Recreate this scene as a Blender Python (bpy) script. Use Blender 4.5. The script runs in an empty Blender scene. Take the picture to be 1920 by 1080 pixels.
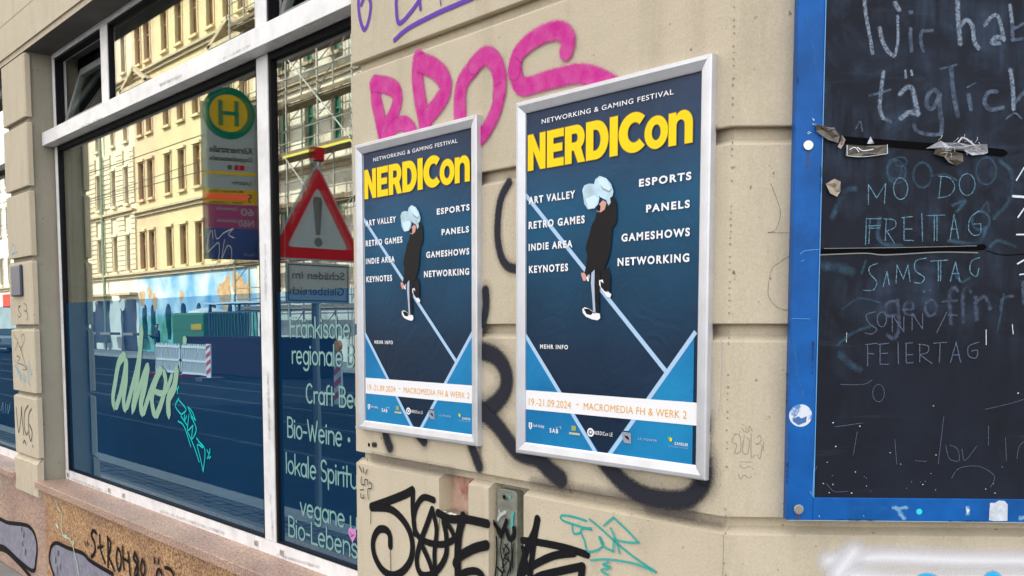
import bpy, bmesh, math, random
from mathutils import Vector, Matrix
random.seed(7)
S = bpy.context.scene
C = S.collection

# ------------------------------------------------------------------ camera
F_PX, CX, CY = 1800.0, 960.0, 747.58
YAW, PITCH, ROLL = 0.84262, -0.07628, 0.00058
CAM = Vector((0.0, -1.6178, 1.55))
fwd = Vector((-math.sin(YAW)*math.cos(PITCH), math.cos(YAW)*math.cos(PITCH), math.sin(PITCH)))
r0 = Vector((math.cos(YAW), math.sin(YAW), 0)); u0 = r0.cross(fwd)
rt = r0*math.cos(ROLL) + u0*math.sin(ROLL); up = -r0*math.sin(ROLL) + u0*math.cos(ROLL)
cd = bpy.data.cameras.new('camera'); cam = bpy.data.objects.new('camera', cd); C.objects.link(cam)
M = Matrix((rt, up, -fwd)).transposed().to_4x4(); M.translation = CAM
cam.matrix_world = M
cd.sensor_width = 36; cd.lens = 36*F_PX/1920; cd.shift_y = (CY-540)/1920
cd.clip_start = 0.05; cd.clip_end = 600
S.camera = cam

# ------------------------------------------------------------------ light
w = bpy.data.worlds.new('World'); S.world = w; w.use_nodes = True
nt = w.node_tree; nt.nodes.clear()
SUN_EL, SUN_AZ = math.radians(41), math.radians(-22)      # azimuth from +Y towards +X
sky = nt.nodes.new('ShaderNodeTexSky'); sky.sky_type = 'NISHITA'; sky.sun_disc = False
sky.sun_elevation = SUN_EL; sky.sun_rotation = SUN_AZ; sky.dust_density = 2.5; sky.ozone_density = 1.0
tc = nt.nodes.new('ShaderNodeTexCoord'); mp = nt.nodes.new('ShaderNodeMapping'); mp.inputs['Scale'].default_value = (1, 1, 2.4)
nz = nt.nodes.new('ShaderNodeTexNoise'); nz.inputs['Scale'].default_value = 2.2; nz.inputs['Detail'].default_value = 6
cr = nt.nodes.new('ShaderNodeValToRGB'); cr.color_ramp.elements[0].position = .36; cr.color_ramp.elements[1].position = .62
mx = nt.nodes.new('ShaderNodeMixRGB'); mx.inputs[2].default_value = (11.5, 10.8, 9.9, 1)
bg = nt.nodes.new('ShaderNodeBackground'); bg.inputs[1].default_value = 0.14
out = nt.nodes.new('ShaderNodeOutputWorld')
L = nt.links
L.new(tc.outputs['Generated'], mp.inputs[0]); L.new(mp.outputs[0], nz.inputs['Vector']); L.new(nz.outputs[0], cr.inputs[0])
L.new(sky.outputs[0], mx.inputs[1]); L.new(cr.outputs[0], mx.inputs[0]); L.new(mx.outputs[0], bg.inputs[0]); L.new(bg.outputs[0], out.inputs[0])
sd = bpy.data.lights.new('sun', 'SUN'); sd.energy = 3.5; sd.angle = math.radians(.53); sd.color = (1, .93, .80)
so = bpy.data.objects.new('sun', sd); C.objects.link(so)
sdir = Vector((math.sin(SUN_AZ)*math.cos(SUN_EL), math.cos(SUN_AZ)*math.cos(SUN_EL), math.sin(SUN_EL)))
so.rotation_euler = sdir.to_track_quat('Z', 'Y').to_euler(); so.location = (0, 10, 30)
S.view_settings.view_transform = 'Standard'; S.view_settings.look = 'None'
S.view_settings.exposure = 1.32; S.view_settings.gamma = 1
S.cycles.transparent_max_bounces = 24; S.cycles.max_bounces = 10; S.cycles.glossy_bounces = 5
S.cycles.sample_clamp_indirect = 6; S.cycles.use_denoising = True

# ------------------------------------------------------------------ places
YG = 0.17                                   # window glass plane
TH = 0.79624; CORN = Vector((-1.16, 0, 0))
D2 = Vector((math.cos(TH), math.sin(TH), 0)); N2 = Vector((math.sin(TH), -math.cos(TH), 0))
class Plane:
    """a wall plane: local (a, z) coordinates and outward normal"""
    def __init__(s, o, d, n): s.o, s.d, s.n = Vector(o), Vector(d), Vector(n)
    def loc(s, px, py):
        r = rt*((px-CX)/F_PX) - up*((py-CY)/F_PX) + fwd
        t = (s.o-CAM).dot(s.n)/r.dot(s.n); p = CAM + r*t - s.o
        return (p.dot(s.d), p.z)
    def at(s, a, z, off=0.0): return s.o + s.d*a + Vector((0, 0, z)) + s.n*off
X1 = Vector((1, 0, 0)); N1 = Vector((0, -1, 0))
def yplane(y): return Plane((0, y, 0), X1, N1)
WALL, GLASS, CORNER = yplane(0), yplane(YG), Plane(CORN, D2, N2)
BOARD = Plane(CORN + N2*.03, D2, N2)
def crop(x0, y0, s): return lambda p: (x0+p[0]/s, y0+p[1]/s)

# ------------------------------------------------------------------ objects
def wloc(p):
    v = Vector((0, 0, 0))
    while p: v += p.location; p = p.parent
    return v
def tag(o, label=None, cat=None, group=None, kind=None):
    if label: o['label'] = label
    if cat: o['category'] = cat
    if group: o['group'] = group
    if kind: o['kind'] = kind
    return o
def empty(name, loc, label=None, cat=None, group=None):
    o = bpy.data.objects.new(name, None); o.location = loc; C.objects.link(o); o.empty_display_size = .1
    return tag(o, label, cat, group)
class MB:
    def __init__(s): s.v, s.f, s.uv, s.sm = [], [], [], False
    def vert(s, p): s.v.append(tuple(p)); return len(s.v)-1
    def face(s, idx, uv=None): s.f.append(tuple(idx)); s.uv.append(uv)
    def quad(s, a, b, c, d): s.face([s.vert(a), s.vert(b), s.vert(c), s.vert(d)])
    def poly(s, pts): s.face([s.vert(p) for p in pts])
    def box(s, x0, x1, y0, y1, z0, z1, skip=''):
        i = [s.vert((x, y, z)) for x in (x0, x1) for y in (y0, y1) for z in (z0, z1)]
        for k, q in dict(l=(0, 1, 3, 2), r=(4, 6, 7, 5), f=(0, 4, 5, 1), b=(2, 3, 7, 6), d=(0, 2, 6, 4), u=(1, 5, 7, 3)).items():
            if k not in skip: s.face([i[j] for j in q])
        return s
    def obox(s, c, ax, ay, az, hx, hy, hz):
        c = Vector(c); P = [c + ax*(sx*hx) + ay*(sy*hy) + az*(sz*hz) for sx in (-1, 1) for sy in (-1, 1) for sz in (-1, 1)]
        i = [s.vert(p) for p in P]
        for q in ((0, 1, 3, 2), (4, 6, 7, 5), (0, 4, 5, 1), (2, 3, 7, 6), (0, 2, 6, 4), (1, 5, 7, 3)): s.face([i[j] for j in q])
        return s
    def tube(s, pts, r, n=6):
        rings = []
        for k, p in enumerate(pts):
            p = Vector(p); a = Vector(pts[max(k-1, 0)]); b = Vector(pts[min(k+1, len(pts)-1)])
            t = (b-a).normalized(); q = t.cross(Vector((.13, .3, .94))).normalized(); e = t.cross(q)
            rr = r[k] if isinstance(r, (list, tuple)) else r
            rings.append([s.vert(p + (q*math.cos(2*math.pi*j/n) + e*math.sin(2*math.pi*j/n))*rr) for j in range(n)])
        for a, b in zip(rings, rings[1:]):
            for j in range(n): s.face([a[j], a[(j+1) % n], b[(j+1) % n], b[j]])
        s.face(rings[0][::-1]); s.face(rings[-1]); return s
    def disc(s, c, n, r, h, seg=20, r2=None):
        """cylinder from c along n"""
        c, n = Vector(c), Vector(n).normalized(); r2 = r if r2 is None else r2
        q = n.cross(Vector((.02, .03, 1))) if abs(n.z) < .9 else n.cross(Vector((0, 1, .01))); q.normalize(); e = n.cross(q)
        A = [s.vert(c + (q*math.cos(2*math.pi*j/seg) + e*math.sin(2*math.pi*j/seg))*r) for j in range(seg)]
        B = [s.vert(c + n*h + (q*math.cos(2*math.pi*j/seg) + e*math.sin(2*math.pi*j/seg))*r2) for j in range(seg)]
        for j in range(seg): s.face([A[j], A[(j+1) % seg], B[(j+1) % seg], B[j]])
        s.face(A[::-1]); s.face(B); return s
    def lathe(s, c, prof, seg=16):
        R = [[s.vert((c[0]+r*math.cos(2*math.pi*j/seg), c[1]+r*math.sin(2*math.pi*j/seg), c[2]+z)) for j in range(seg)] for r, z in prof]
        for a, b in zip(R, R[1:]):
            for j in range(seg): s.face([a[j], a[(j+1) % seg], b[(j+1) % seg], b[j]])
        s.face(R[0][::-1]); s.face(R[-1]); return s
    def build(s, name, mat, parent=None, bevel=0, smooth=False, **t):
        me = bpy.data.meshes.new(name); o = wloc(parent)
        me.from_pydata([(p[0]-o.x, p[1]-o.y, p[2]-o.z) for p in s.v], [], s.f)
        if any(u for u in s.uv):
            ul = me.uv_layers.new(name='UVMap'); k = 0
            for fi, f in enumerate(s.f):
                for j in range(len(f)):
                    if s.uv[fi]: ul.data[k].uv = s.uv[fi][j]
                    k += 1
        else:
            bm = bmesh.new(); bm.from_mesh(me); bmesh.ops.recalc_face_normals(bm, faces=bm.faces)
            if bevel:
                bm.to_mesh(me)
            bm.to_mesh(me); bm.free()
        me.materials.append(mat)
        if smooth: me.polygons.foreach_set('use_smooth', [True]*len(me.polygons))
        ob = bpy.data.objects.new(name, me); C.objects.link(ob); ob.parent = parent
        if bevel:
            m = ob.modifiers.new('bevel', 'BEVEL'); m.width = bevel; m.segments = 2; m.limit_method = 'ANGLE'; m.angle_limit = .6
        return tag(ob, t.get('label'), t.get('cat'), t.get('group'), t.get('kind'))
def copy_tree(o, parent=None):
    c = o.copy(); C.objects.link(c); c.parent = parent
    for ch in list(o.children): copy_tree(ch, c)
    return c

# ------------------------------------------------------------------ materials
MATS = {}
def mat(name, col, rough=.6, metal=0, spec=.5, noise=0, nscale=8, bump=0, bscale=60, bdist=.002, col2=None, detail=5, lo=.35, hi=.65, coat=0):
    if name in MATS: return MATS[name]
    m = bpy.data.materials.new(name); m.use_nodes = True; t = m.node_tree; b = t.nodes['Principled BSDF']; l = t.links
    b.inputs['Base Color'].default_value = (*col, 1); b.inputs['Roughness'].default_value = rough
    b.inputs['Metallic'].default_value = metal; b.inputs['Specular IOR Level'].default_value = spec; b.inputs['Coat Weight'].default_value = coat
    g = t.nodes.new('ShaderNodeNewGeometry')
    if col2 or noise:
        n = t.nodes.new('ShaderNodeTexNoise'); n.inputs['Scale'].default_value = nscale; n.inputs['Detail'].default_value = detail
        n.inputs['Roughness'].default_value = .62
        l.new(g.outputs['Position'], n.inputs['Vector'])
        r = t.nodes.new('ShaderNodeValToRGB'); r.color_ramp.elements[0].position = lo; r.color_ramp.elements[1].position = hi
        c2 = col2 or tuple(c*(1-noise) for c in col)
        r.color_ramp.elements[0].color = (*col, 1); r.color_ramp.elements[1].color = (*c2, 1)
        l.new(n.outputs[0], r.inputs[0]); l.new(r.outputs[0], b.inputs['Base Color'])
    if bump:
        n = t.nodes.new('ShaderNodeTexNoise'); n.inputs['Scale'].default_value = bscale; n.inputs['Detail'].default_value = 4
        l.new(g.outputs['Position'], n.inputs['Vector'])
        bp = t.nodes.new('ShaderNodeBump'); bp.inputs['Strength'].default_value = bump; bp.inputs['Distance'].default_value = bdist
        l.new(n.outputs[0], bp.inputs['Height']); l.new(bp.outputs[0], b.inputs['Normal'])
    MATS[name] = m; return m
def stucco(name, c1, c2, c3):
    m = bpy.data.materials.new(name); m.use_nodes = True; t = m.node_tree; b = t.nodes['Principled BSDF']; l = t.links
    b.inputs['Roughness'].default_value = .88; b.inputs['Specular IOR Level'].default_value = .25
    g = t.nodes.new('ShaderNodeNewGeometry')
    def noise(sc, det=6, rough=.6, vec=None):
        n = t.nodes.new('ShaderNodeTexNoise'); n.inputs['Scale'].default_value = sc; n.inputs['Detail'].default_value = det
        n.inputs['Roughness'].default_value = rough; l.new(vec or g.outputs['Position'], n.inputs['Vector']); return n.outputs[0]
    def ramp(src, p0, p1, c0, c1_):
        r = t.nodes.new('ShaderNodeValToRGB'); r.color_ramp.elements[0].position = p0; r.color_ramp.elements[1].position = p1
        r.color_ramp.elements[0].color = c0; r.color_ramp.elements[1].color = c1_; l.new(src, r.inputs[0]); return r.outputs[0]
    def mixc(f, a, bb, mode='MIX'):
        x = t.nodes.new('ShaderNodeMixRGB'); x.blend_type = mode
        for i, s_ in ((0, f), (1, a), (2, bb)):
            if isinstance(s_, (int, float)): x.inputs[i].default_value = s_
            elif isinstance(s_, tuple): x.inputs[i].default_value = s_
            else: l.new(s_, x.inputs[i])
        return x.outputs[0]
    base = ramp(noise(1.7, 7), .35, .65, (*c1, 1), (*c2, 1))
    # grime streaks, stretched vertically
    mpn = t.nodes.new('ShaderNodeMapping'); mpn.inputs['Scale'].default_value = (9, 9, 1.6); l.new(g.outputs['Position'], mpn.inputs[0])
    st = ramp(noise(1.0, 8, .7, mpn.outputs[0]), .50, .84, (0, 0, 0, 1), (1, 1, 1, 1))
    base = mixc(st, base, (*c3, 1))
    # little dark pits
    pit = ramp(noise(55, 2, .5), .70, .78, (0, 0, 0, 1), (1, 1, 1, 1))
    base = mixc(pit, base, (c3[0]*.45, c3[1]*.42, c3[2]*.4, 1))
    fine = ramp(noise(190, 3), .3, .7, (.90, .90, .90, 1), (1.05, 1.05, 1.05, 1))
    base = mixc(1.0, base, fine, 'MULTIPLY')
    l.new(base, b.inputs['Base Color'])
    bp = t.nodes.new('ShaderNodeBump'); bp.inputs['Strength'].default_value = .55; bp.inputs['Distance'].default_value = .0016
    l.new(noise(150, 5, .65), bp.inputs['Height'])
    bp2 = t.nodes.new('ShaderNodeBump'); bp2.inputs['Strength'].default_value = .5; bp2.inputs['Distance'].default_value = .008
    l.new(noise(9, 3), bp2.inputs['Height']); l.new(bp.outputs[0], bp2.inputs['Normal']); l.new(bp2.outputs[0], b.inputs['Normal'])
    MATS[name] = m; return m
STUC = stucco('stucco', (.545, .474, .358), (.51, .443, .332), (.40, .34, .25))
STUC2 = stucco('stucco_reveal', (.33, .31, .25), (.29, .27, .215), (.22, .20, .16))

def paint(name, col, soft=.25, speck=.35, nscale=220, cover=1.0, rough=.6, cn=0, body=None):
    """paint or chalk on a ribbon: UV length = distance from the stroke's middle line"""
    m = bpy.data.materials.new(name); m.use_nodes = True; t = m.node_tree; b = t.nodes['Principled BSDF']; l = t.links
    b.inputs['Base Color'].default_value = (*col, 1); b.inputs['Roughness'].default_value = rough; b.inputs['Specular IOR Level'].default_value = .12
    uv = t.nodes.new('ShaderNodeUVMap'); ln = t.nodes.new('ShaderNodeVectorMath'); ln.operation = 'LENGTH'; l.new(uv.outputs[0], ln.inputs[0])
    g = t.nodes.new('ShaderNodeNewGeometry')
    def noise(sc, det=3):
        n = t.nodes.new('ShaderNodeTexNoise'); n.inputs['Scale'].default_value = sc; n.inputs['Detail'].default_value = det
        l.new(g.outputs['Position'], n.inputs['Vector']); return n.outputs[0]
    def mth(op, a, bb, clamp=False):
        x = t.nodes.new('ShaderNodeMath'); x.operation = op; x.use_clamp = clamp
        for i, s_ in ((0, a), (1, bb)):
            if isinstance(s_, (int, float)): x.inputs[i].default_value = s_
            else: l.new(s_, x.inputs[i])
        return x.outputs[0]
    a = mth('SUBTRACT', 1.0, ln.outputs['Value'])
    a = mth('DIVIDE', a, soft)
    n = mth('MULTIPLY', mth('SUBTRACT', noise(nscale), .5), speck*4)
    a = mth('ADD', a, n, True) if speck else mth('MAXIMUM', a, 0.0, True)
    edge = mth('MULTIPLY', mth('SUBTRACT', 1.0, ln.outputs['Value']), 30, True)   # no paint past the ribbon's rim
    a = mth('MULTIPLY', a, edge, True)
    if body:                                       # patchy inside
        q = mth('ADD', mth('MULTIPLY', mth('SUBTRACT', noise(body[0], 5), .5), body[1]), body[2], True)
        a = mth('MULTIPLY', a, q, True)
    a = mth('MULTIPLY', a, cover, True)
    l.new(a, b.inputs['Alpha'])
    if cn:
        r = t.nodes.new('ShaderNodeValToRGB'); r.color_ramp.elements[0].position = .35; r.color_ramp.elements[1].position = .68
        r.color_ramp.elements[0].color = (*col, 1); r.color_ramp.elements[1].color = (*[min(1, c+(1-c)*cn) for c in col], 1)
        l.new(noise(26, 6), r.inputs[0]); l.new(r.outputs[0], b.inputs['Base Color'])
    MATS[name] = m; return m

def spline(pts, step, closed=False):
    if len(pts) == 2:
        n = max(1, int((Vector(pts[1])-Vector(pts[0])).length/step)); n = min(n, 60)
        return [Vector(pts[0]).lerp(Vector(pts[1]), i/n) for i in range(n+1)]
    P = [Vector(p) for p in pts]; o = []
    for i in range(len(P)-1):
        p0, p1, p2, p3 = P[max(i-1, 0)], P[i], P[i+1], P[min(i+2, len(P)-1)]
        n = max(2, min(24, int((p2-p1).length/step)))
        for k in range(n):
            t = k/n
            o.append(.5*((2*p1)+(p2-p0)*t+(2*p0-5*p1+4*p2-p3)*t*t+(3*p1-p0-3*p2+p3)*t**3))
    o.append(P[-1]); return o
def ribbon(mb, plane, pts2, hw, off, rise=.0004, cap=True, smooth=True, taper=None):
    """pts2: (a, z) in plane; hw half width in metres"""
    pts = spline(pts2, hw*.45) if smooth else [Vector(p) for p in pts2]
    q = [pts[0]]
    for p in pts[1:]:
        if (p-q[-1]).length > hw*.12: q.append(p)
    if len(q) < 2: q.append(q[0]+Vector((hw*.2, 0)))
    n = len(q); rows = []
    def T(k):
        a, b = q[max(k-1, 0)], q[min(k+1, n-1)]; d = b-a
        return d.normalized() if d.length > 1e-9 else Vector((1, 0))
    ks = list(range(n)); W = [hw]*n
    if taper:
        for k in range(n):
            s_ = k/(n-1); W[k] = hw*min(1, max(.04, min(s_/max(taper[0], 1e-3), (1-s_)/max(taper[1], 1e-3))))
    def row(c, t, h, cx):
        nn = Vector((-t.y, t.x)); o_ = off + rise*len(rows)/max(n, 1)
        rows.append(([mb.vert(plane.at(c.x+nn.x*h*s_, c.y+nn.y*h*s_, o_)) for s_ in (-1, 0, 1)], [(-1, cx), (0, cx), (1, cx)]))
    if cap: row(q[0]-T(0)*W[0], T(0), W[0], -1)
    for k in range(n): row(q[k], T(k), W[k], 0)
    if cap: row(q[-1]+T(n-1)*W[-1], T(n-1), W[-1], 1)
    for (a, ua), (b, ub) in zip(rows, rows[1:]):
        for j in (0, 1): mb.face([a[j], a[j+1], b[j+1], b[j]], [ua[j], ua[j+1], ub[j+1], ub[j]])
def strokes(name, plane, data, width, material, parent, off=.0012, fn=None, fat=1.0, label=None, taper=None, smooth=True, layer=.00035, kind=None):
    """data: list of point lists (photo measurements mapped through fn onto the real plane); a point list may start with its own width"""
    mb = MB(); o = off
    for st in data:
        wd = width
        if isinstance(st[0], (int, float)): wd = st[0]; st = st[1:]
        P = [fn(p) if fn else p for p in st]
        sc = 1.0 if plane.d.y > .3 or plane.o.y < -.01 else 1.38
        if fn:
            a = fn((0, 0)); b = fn((0, 1000)); sc *= abs(b[1]-a[1])/1000
        m = P[len(P)//2]
        hz = abs(plane.loc(m[0], m[1]+1)[1]-plane.loc(m[0], m[1])[1])
        ribbon(mb, plane, [plane.loc(*p) for p in P], fat*wd*sc*hz/2, o, taper=taper, smooth=smooth); o += layer
    return mb.build(name, material, parent, label=label, kind=kind)
def fillpoly(name, plane, pts, material, parent, off, fn=None, **t):
    mb = MB(); P = [fn(p) if fn else p for p in pts]
    mb.poly([plane.at(*plane.loc(*p), off) for p in P]); return mb.build(name, material, parent, **t)

def text_obj(name, s, height, material, parent, place, width=None, bold=0.0, align='LEFT', depth=0.0, spacing=1.0, **t):
    """place: function (u, v) -> world point; text is height tall (cap height) and width wide; real mesh"""
    cu = bpy.data.curves.new(name, 'FONT'); cu.body = s; cu.size = 1; cu.offset = bold; cu.space_character = spacing; cu.resolution_u = 4
    ob = bpy.data.objects.new('tmp', cu); C.objects.link(ob)
    dg = bpy.context.evaluated_depsgraph_get(); me = bpy.data.meshes.new_from_object(ob.evaluated_get(dg))
    bpy.data.objects.remove(ob); bpy.data.curves.remove(cu)
    xs = [v.co.x for v in me.vertices]; ys = [v.co.y for v in me.vertices]
    x0, x1 = min(xs), max(xs); ky = height/.729; kx = (width/(x1-x0)) if width else ky
    W_ = (x1-x0)*kx; sh = {'LEFT': 0, 'CENTER': -W_/2, 'RIGHT': -W_}[align]
    o = wloc(parent)
    for v in me.vertices:
        v.co = place((v.co.x-x0)*kx+sh, v.co.y*ky) - o
    me.name = name; me.materials.clear(); me.materials.append(material)
    r = bpy.data.objects.new(name, me); C.objects.link(r); r.parent = parent
    return tag(r, t.get('label'), t.get('cat'), t.get('group'), t.get('kind'))

# ================================================================== OUR BUILDING
WHITE = mat('white_aluminium', (.80, .80, .81), .36, 0, .4, noise=.24, nscale=9, detail=9, lo=.42, hi=.74, bump=.15, bscale=30, bdist=.001)
ALU = mat('brushed_aluminium', (.60, .61, .65), .34, .35, .5, noise=.12, nscale=14, detail=9)
BLACK = mat('black_rubber', (.008, .008, .010), .6, spec=.12)
STEEL = mat('stainless_steel', (.55, .53, .48), .3, .9, noise=.2, nscale=40)
DARK = mat('dark_interior', (.03, .028, .032), .9)
BLUE = mat('blue_enamel', (.003, .105, .40), .42, spec=.18, noise=.34, nscale=11, detail=9, bump=.25, bscale=45, bdist=.0006)

def granite(name, a, b_, c_):
    m = bpy.data.materials.new(name); m.use_nodes = True; t = m.node_tree; b = t.nodes['Principled BSDF']; l = t.links
    g = t.nodes.new('ShaderNodeNewGeometry'); b.inputs['Roughness'].default_value = .42
    n = t.nodes.new('ShaderNodeTexNoise'); n.inputs['Scale'].default_value = 95; n.inputs['Detail'].default_value = 4; n.inputs['Roughness'].default_value = .7
    v = t.nodes.new('ShaderNodeTexNoise'); v.inputs['Scale'].default_value = 3; v.inputs['Detail'].default_value = 6
    l.new(g.outputs['Position'], n.inputs['Vector']); l.new(g.outputs['Position'], v.inputs['Vector'])
    r = t.nodes.new('ShaderNodeValToRGB'); e = r.color_ramp.elements
    e[0].position = .34; e[0].color = (*a, 1); e[1].position = .47; e[1].color = (*b_, 1); x = e.new(.62); x.color = (*c_, 1)
    l.new(n.outputs[0], r.inputs[0])
    r2 = t.nodes.new('ShaderNodeValToRGB'); r2.color_ramp.elements[0].position = .3; r2.color_ramp.elements[1].position = .7
    r2.color_ramp.elements[0].color = (.75, .68, .7, 1); r2.color_ramp.elements[1].color = (1.1, 1.05, .95, 1); l.new(v.outputs[0], r2.inputs[0])
    q = t.nodes.new('ShaderNodeMixRGB'); q.blend_type = 'MULTIPLY'; q.inputs[0].default_value = 1
    l.new(r.outputs[0], q.inputs[1]); l.new(r2.outputs[0], q.inputs[2]); l.new(q.outputs[0], b.inputs['Base Color'])
    MATS[name] = m; return m
GRAN = granite('brown_granite', (.055, .030, .020), (.34, .18, .085), (.64, .44, .24))
GRANP = granite('pink_granite', (.17, .10, .08), (.36, .24, .19), (.56, .43, .36))

def glass(name, refl, tint=(.90, .95, .93)):
    m = bpy.data.materials.new(name); m.use_nodes = True; t = m.node_tree; l = t.links; t.nodes.clear()
    o = t.nodes.new('ShaderNodeOutputMaterial'); mxs = t.nodes.new('ShaderNodeMixShader')
    tr = t.nodes.new('ShaderNodeBsdfTransparent'); tr.inputs[0].default_value = (*tint, 1)
    gl = t.nodes.new('ShaderNodeBsdfGlossy'); gl.inputs['Roughness'].default_value = 0; gl.inputs[0].default_value = (.95, .97, .94, 1)
    lw = t.nodes.new('ShaderNodeLayerWeight'); lw.inputs[0].default_value = .5
    pw = t.nodes.new('ShaderNodeMath'); pw.operation = 'POWER'; pw.inputs[1].default_value = 6; l.new(lw.outputs['Facing'], pw.inputs[0])
    ma = t.nodes.new('ShaderNodeMath'); ma.operation = 'MULTIPLY_ADD'; ma.inputs[1].default_value = 1-refl; ma.inputs[2].default_value = refl
    ma.use_clamp = True; l.new(pw.outputs[0], ma.inputs[0])
    # barely uneven float glass
    g = t.nodes.new('ShaderNodeNewGeometry'); n = t.nodes.new('ShaderNodeTexNoise'); n.inputs['Scale'].default_value = 2.6; n.inputs['Detail'].default_value = 1
    l.new(g.outputs['Position'], n.inputs['Vector']); bp = t.nodes.new('ShaderNodeBump'); bp.inputs['Strength'].default_value = .12; bp.inputs['Distance'].default_value = .0006
    l.new(n.outputs[0], bp.inputs['Height']); l.new(bp.outputs[0], gl.inputs['Normal'])
    l.new(ma.outputs[0], mxs.inputs[0]); l.new(tr.outputs[0], mxs.inputs[1]); l.new(gl.outputs[0], mxs.inputs[2]); l.new(mxs.outputs[0], o.inputs[0])
    MATS[name] = m; return m
GLS = glass('sash_glass', .03); GL1, GL2 = glass('outer_glass', .27), glass('inner_glass', .15)
def tinted_film(name, body, shine, fac):
    m = bpy.data.materials.new(name); m.use_nodes = True; t = m.node_tree; l = t.links; t.nodes.clear()
    o = t.nodes.new('ShaderNodeOutputMaterial'); d = t.nodes.new('ShaderNodeBsdfDiffuse'); gl = t.nodes.new('ShaderNodeBsdfGlossy'); mxs = t.nodes.new('ShaderNodeMixShader')
    gl.inputs['Roughness'].default_value = .0; gl.inputs[0].default_value = (*shine, 1); mxs.inputs[0].default_value = fac
    g = t.nodes.new('ShaderNodeNewGeometry'); n = t.nodes.new('ShaderNodeTexNoise'); n.inputs['Scale'].default_value = 1.4; n.inputs['Detail'].default_value = 5; l.new(g.outputs['Position'], n.inputs['Vector'])
    r = t.nodes.new('ShaderNodeValToRGB'); r.color_ramp.elements[0].position = .3; r.color_ramp.elements[1].position = .7; r.color_ramp.elements[0].color = (*[c*.85 for c in body], 1); r.color_ramp.elements[1].color = (*[c*1.2 for c in body], 1)
    l.new(n.outputs[0], r.inputs[0]); l.new(r.outputs[0], d.inputs[0])
    n3 = t.nodes.new('ShaderNodeTexNoise'); n3.inputs['Scale'].default_value = 5; n3.inputs['Detail'].default_value = 2; l.new(g.outputs['Position'], n3.inputs['Vector'])
    bp = t.nodes.new('ShaderNodeBump'); bp.inputs['Strength'].default_value = .2; bp.inputs['Distance'].default_value = .0006; l.new(n3.outputs[0], bp.inputs['Height']); l.new(bp.outputs[0], gl.inputs['Normal'])
    l.new(d.outputs[0], mxs.inputs[1]); l.new(gl.outputs[0], mxs.inputs[2]); l.new(mxs.outputs[0], o.inputs[0]); MATS[name] = m; return m
FILM = tinted_film('blue_window_film', (.001, .030, .088), (.55, .80, .95), .34)

house = empty('corner_building', (-4, .1, 0), 'beige stucco corner building with grooved walls, shop windows and graffiti', 'building')
GR = [1.158, 1.553, 1.945, 2.338, 2.722, 3.103]
def loft(mb, path, prof):
    rows = [[mb.vert((x+ix*d, y+iy*d, z)) for d, z in prof] for x, y, ix, iy in path]
    for a, b in zip(rows, rows[1:]):
        for j in range(len(prof)-1): mb.face([a[j], b[j], b[j+1], a[j+1]])
def block(zb, zt): return [(.024, zb+.002), (.0015, zb), (0, zb+.002), (0, zt-.037), (.0015, zt-.0345), (.024, zt-.021)]
MIT = (-.421, 1.0)
front_path = [(-2.555, .05, 1, 0), (-2.555, .010, 1, .4), (-2.545, 0, .4, 1), (-1.168, 0, 0, 1), (-1.162, .001, *MIT)]
far = CORN + D2*3.4; I2 = -N2
c2 = CORN + D2*.007
corner_path = [(-1.162, .001, *MIT), (c2.x, c2.y+.0, I2.x, I2.y), (far.x, far.y, I2.x, I2.y)]
pil_path = [(-6.385, .05, 1, 0), (-6.385, .008, 1, .4), (-6.377, 0, .4, 1), (-5.938, 0, -.4, 1), (-5.93, .008, -1, .4), (-5.93, .035, -1, 0)]
# backing walls; blocks stand 24 mm proud of them
mb = MB(); mb.box(-2.53, -1.1702, .0235, .3, 1.135, 3.2)
front = mb.build('front_wall', STUC, house)
mb = MB(); b0 = CORN - N2*.0235; mb.obox(b0 + D2*1.7149 - N2*.1 + Vector((0, 0, 1.6)), D2, N2, Vector((0, 0, 1)), 1.705, .1, 1.6)
cornerw = mb.build('corner_wall', STUC, house)
mb = MB(); mb.box(-6.36, -5.948, .0235, .3, .56, 3.2)
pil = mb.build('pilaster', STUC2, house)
zs = GR + [3.49, 3.88]
for zb, zt in zip(zs, zs[1:]):
    if zb < 3.0:
        mb = MB(); loft(mb, front_path, block(zb, zt)); mb.build('stucco_block', STUC, front)
        mb = MB(); loft(mb, pil_path, block(zb, zt)); mb.build('stucco_block', STUC, pil)
    mb = MB(); loft(mb, corner_path, block(zb, zt)); mb.build('stucco_block', STUC, cornerw)
mb = MB(); loft(mb, pil_path, block(.78, GR[0])); mb.build('stucco_block', STUC, pil)
mb = MB(); loft(mb, corner_path, [(0, 0)] + block(.0, GR[0])[2:]); mb.build('stucco_block', STUC, cornerw)
# fluted foot of the pilaster
mb = MB(); xs = [(-6.39, 0)]
for k in range(5):
    x = -6.255 + k*.052; xs += [(x-.012, 0), (x, .010), (x+.012, 0)]
xs += [(-5.925, 0)]
zb, zt = .552, .772
fr = [(x, y-.006) for x, y in xs]
A = [mb.vert((x, y, zb)) for x, y in fr]; B = [mb.vert((x, y, zt-.03)) for x, y in fr]; T_ = [mb.vert((x, .02, zt)) for x, y in fr]; D_ = [mb.vert((x, .03, zb)) for x, y in fr]
for i in range(len(fr)-1):
    mb.face([A[i], A[i+1], B[i+1], B[i]]); mb.face([B[i], B[i+1], T_[i+1], T_[i]]); mb.face([D_[i], D_[i+1], A[i+1], A[i]])
mb.quad((-5.925, -.006, zb), (-5.925, .03, zb), (-5.925, .03, zt), (-5.925, -.006, zt-.03))
mb.quad((-6.39, -.006, zb), (-6.39, .03, zb), (-6.39, .03, zt), (-6.39, -.006, zt-.03))
mb.build('fluted_foot', STUC, pil)
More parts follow.
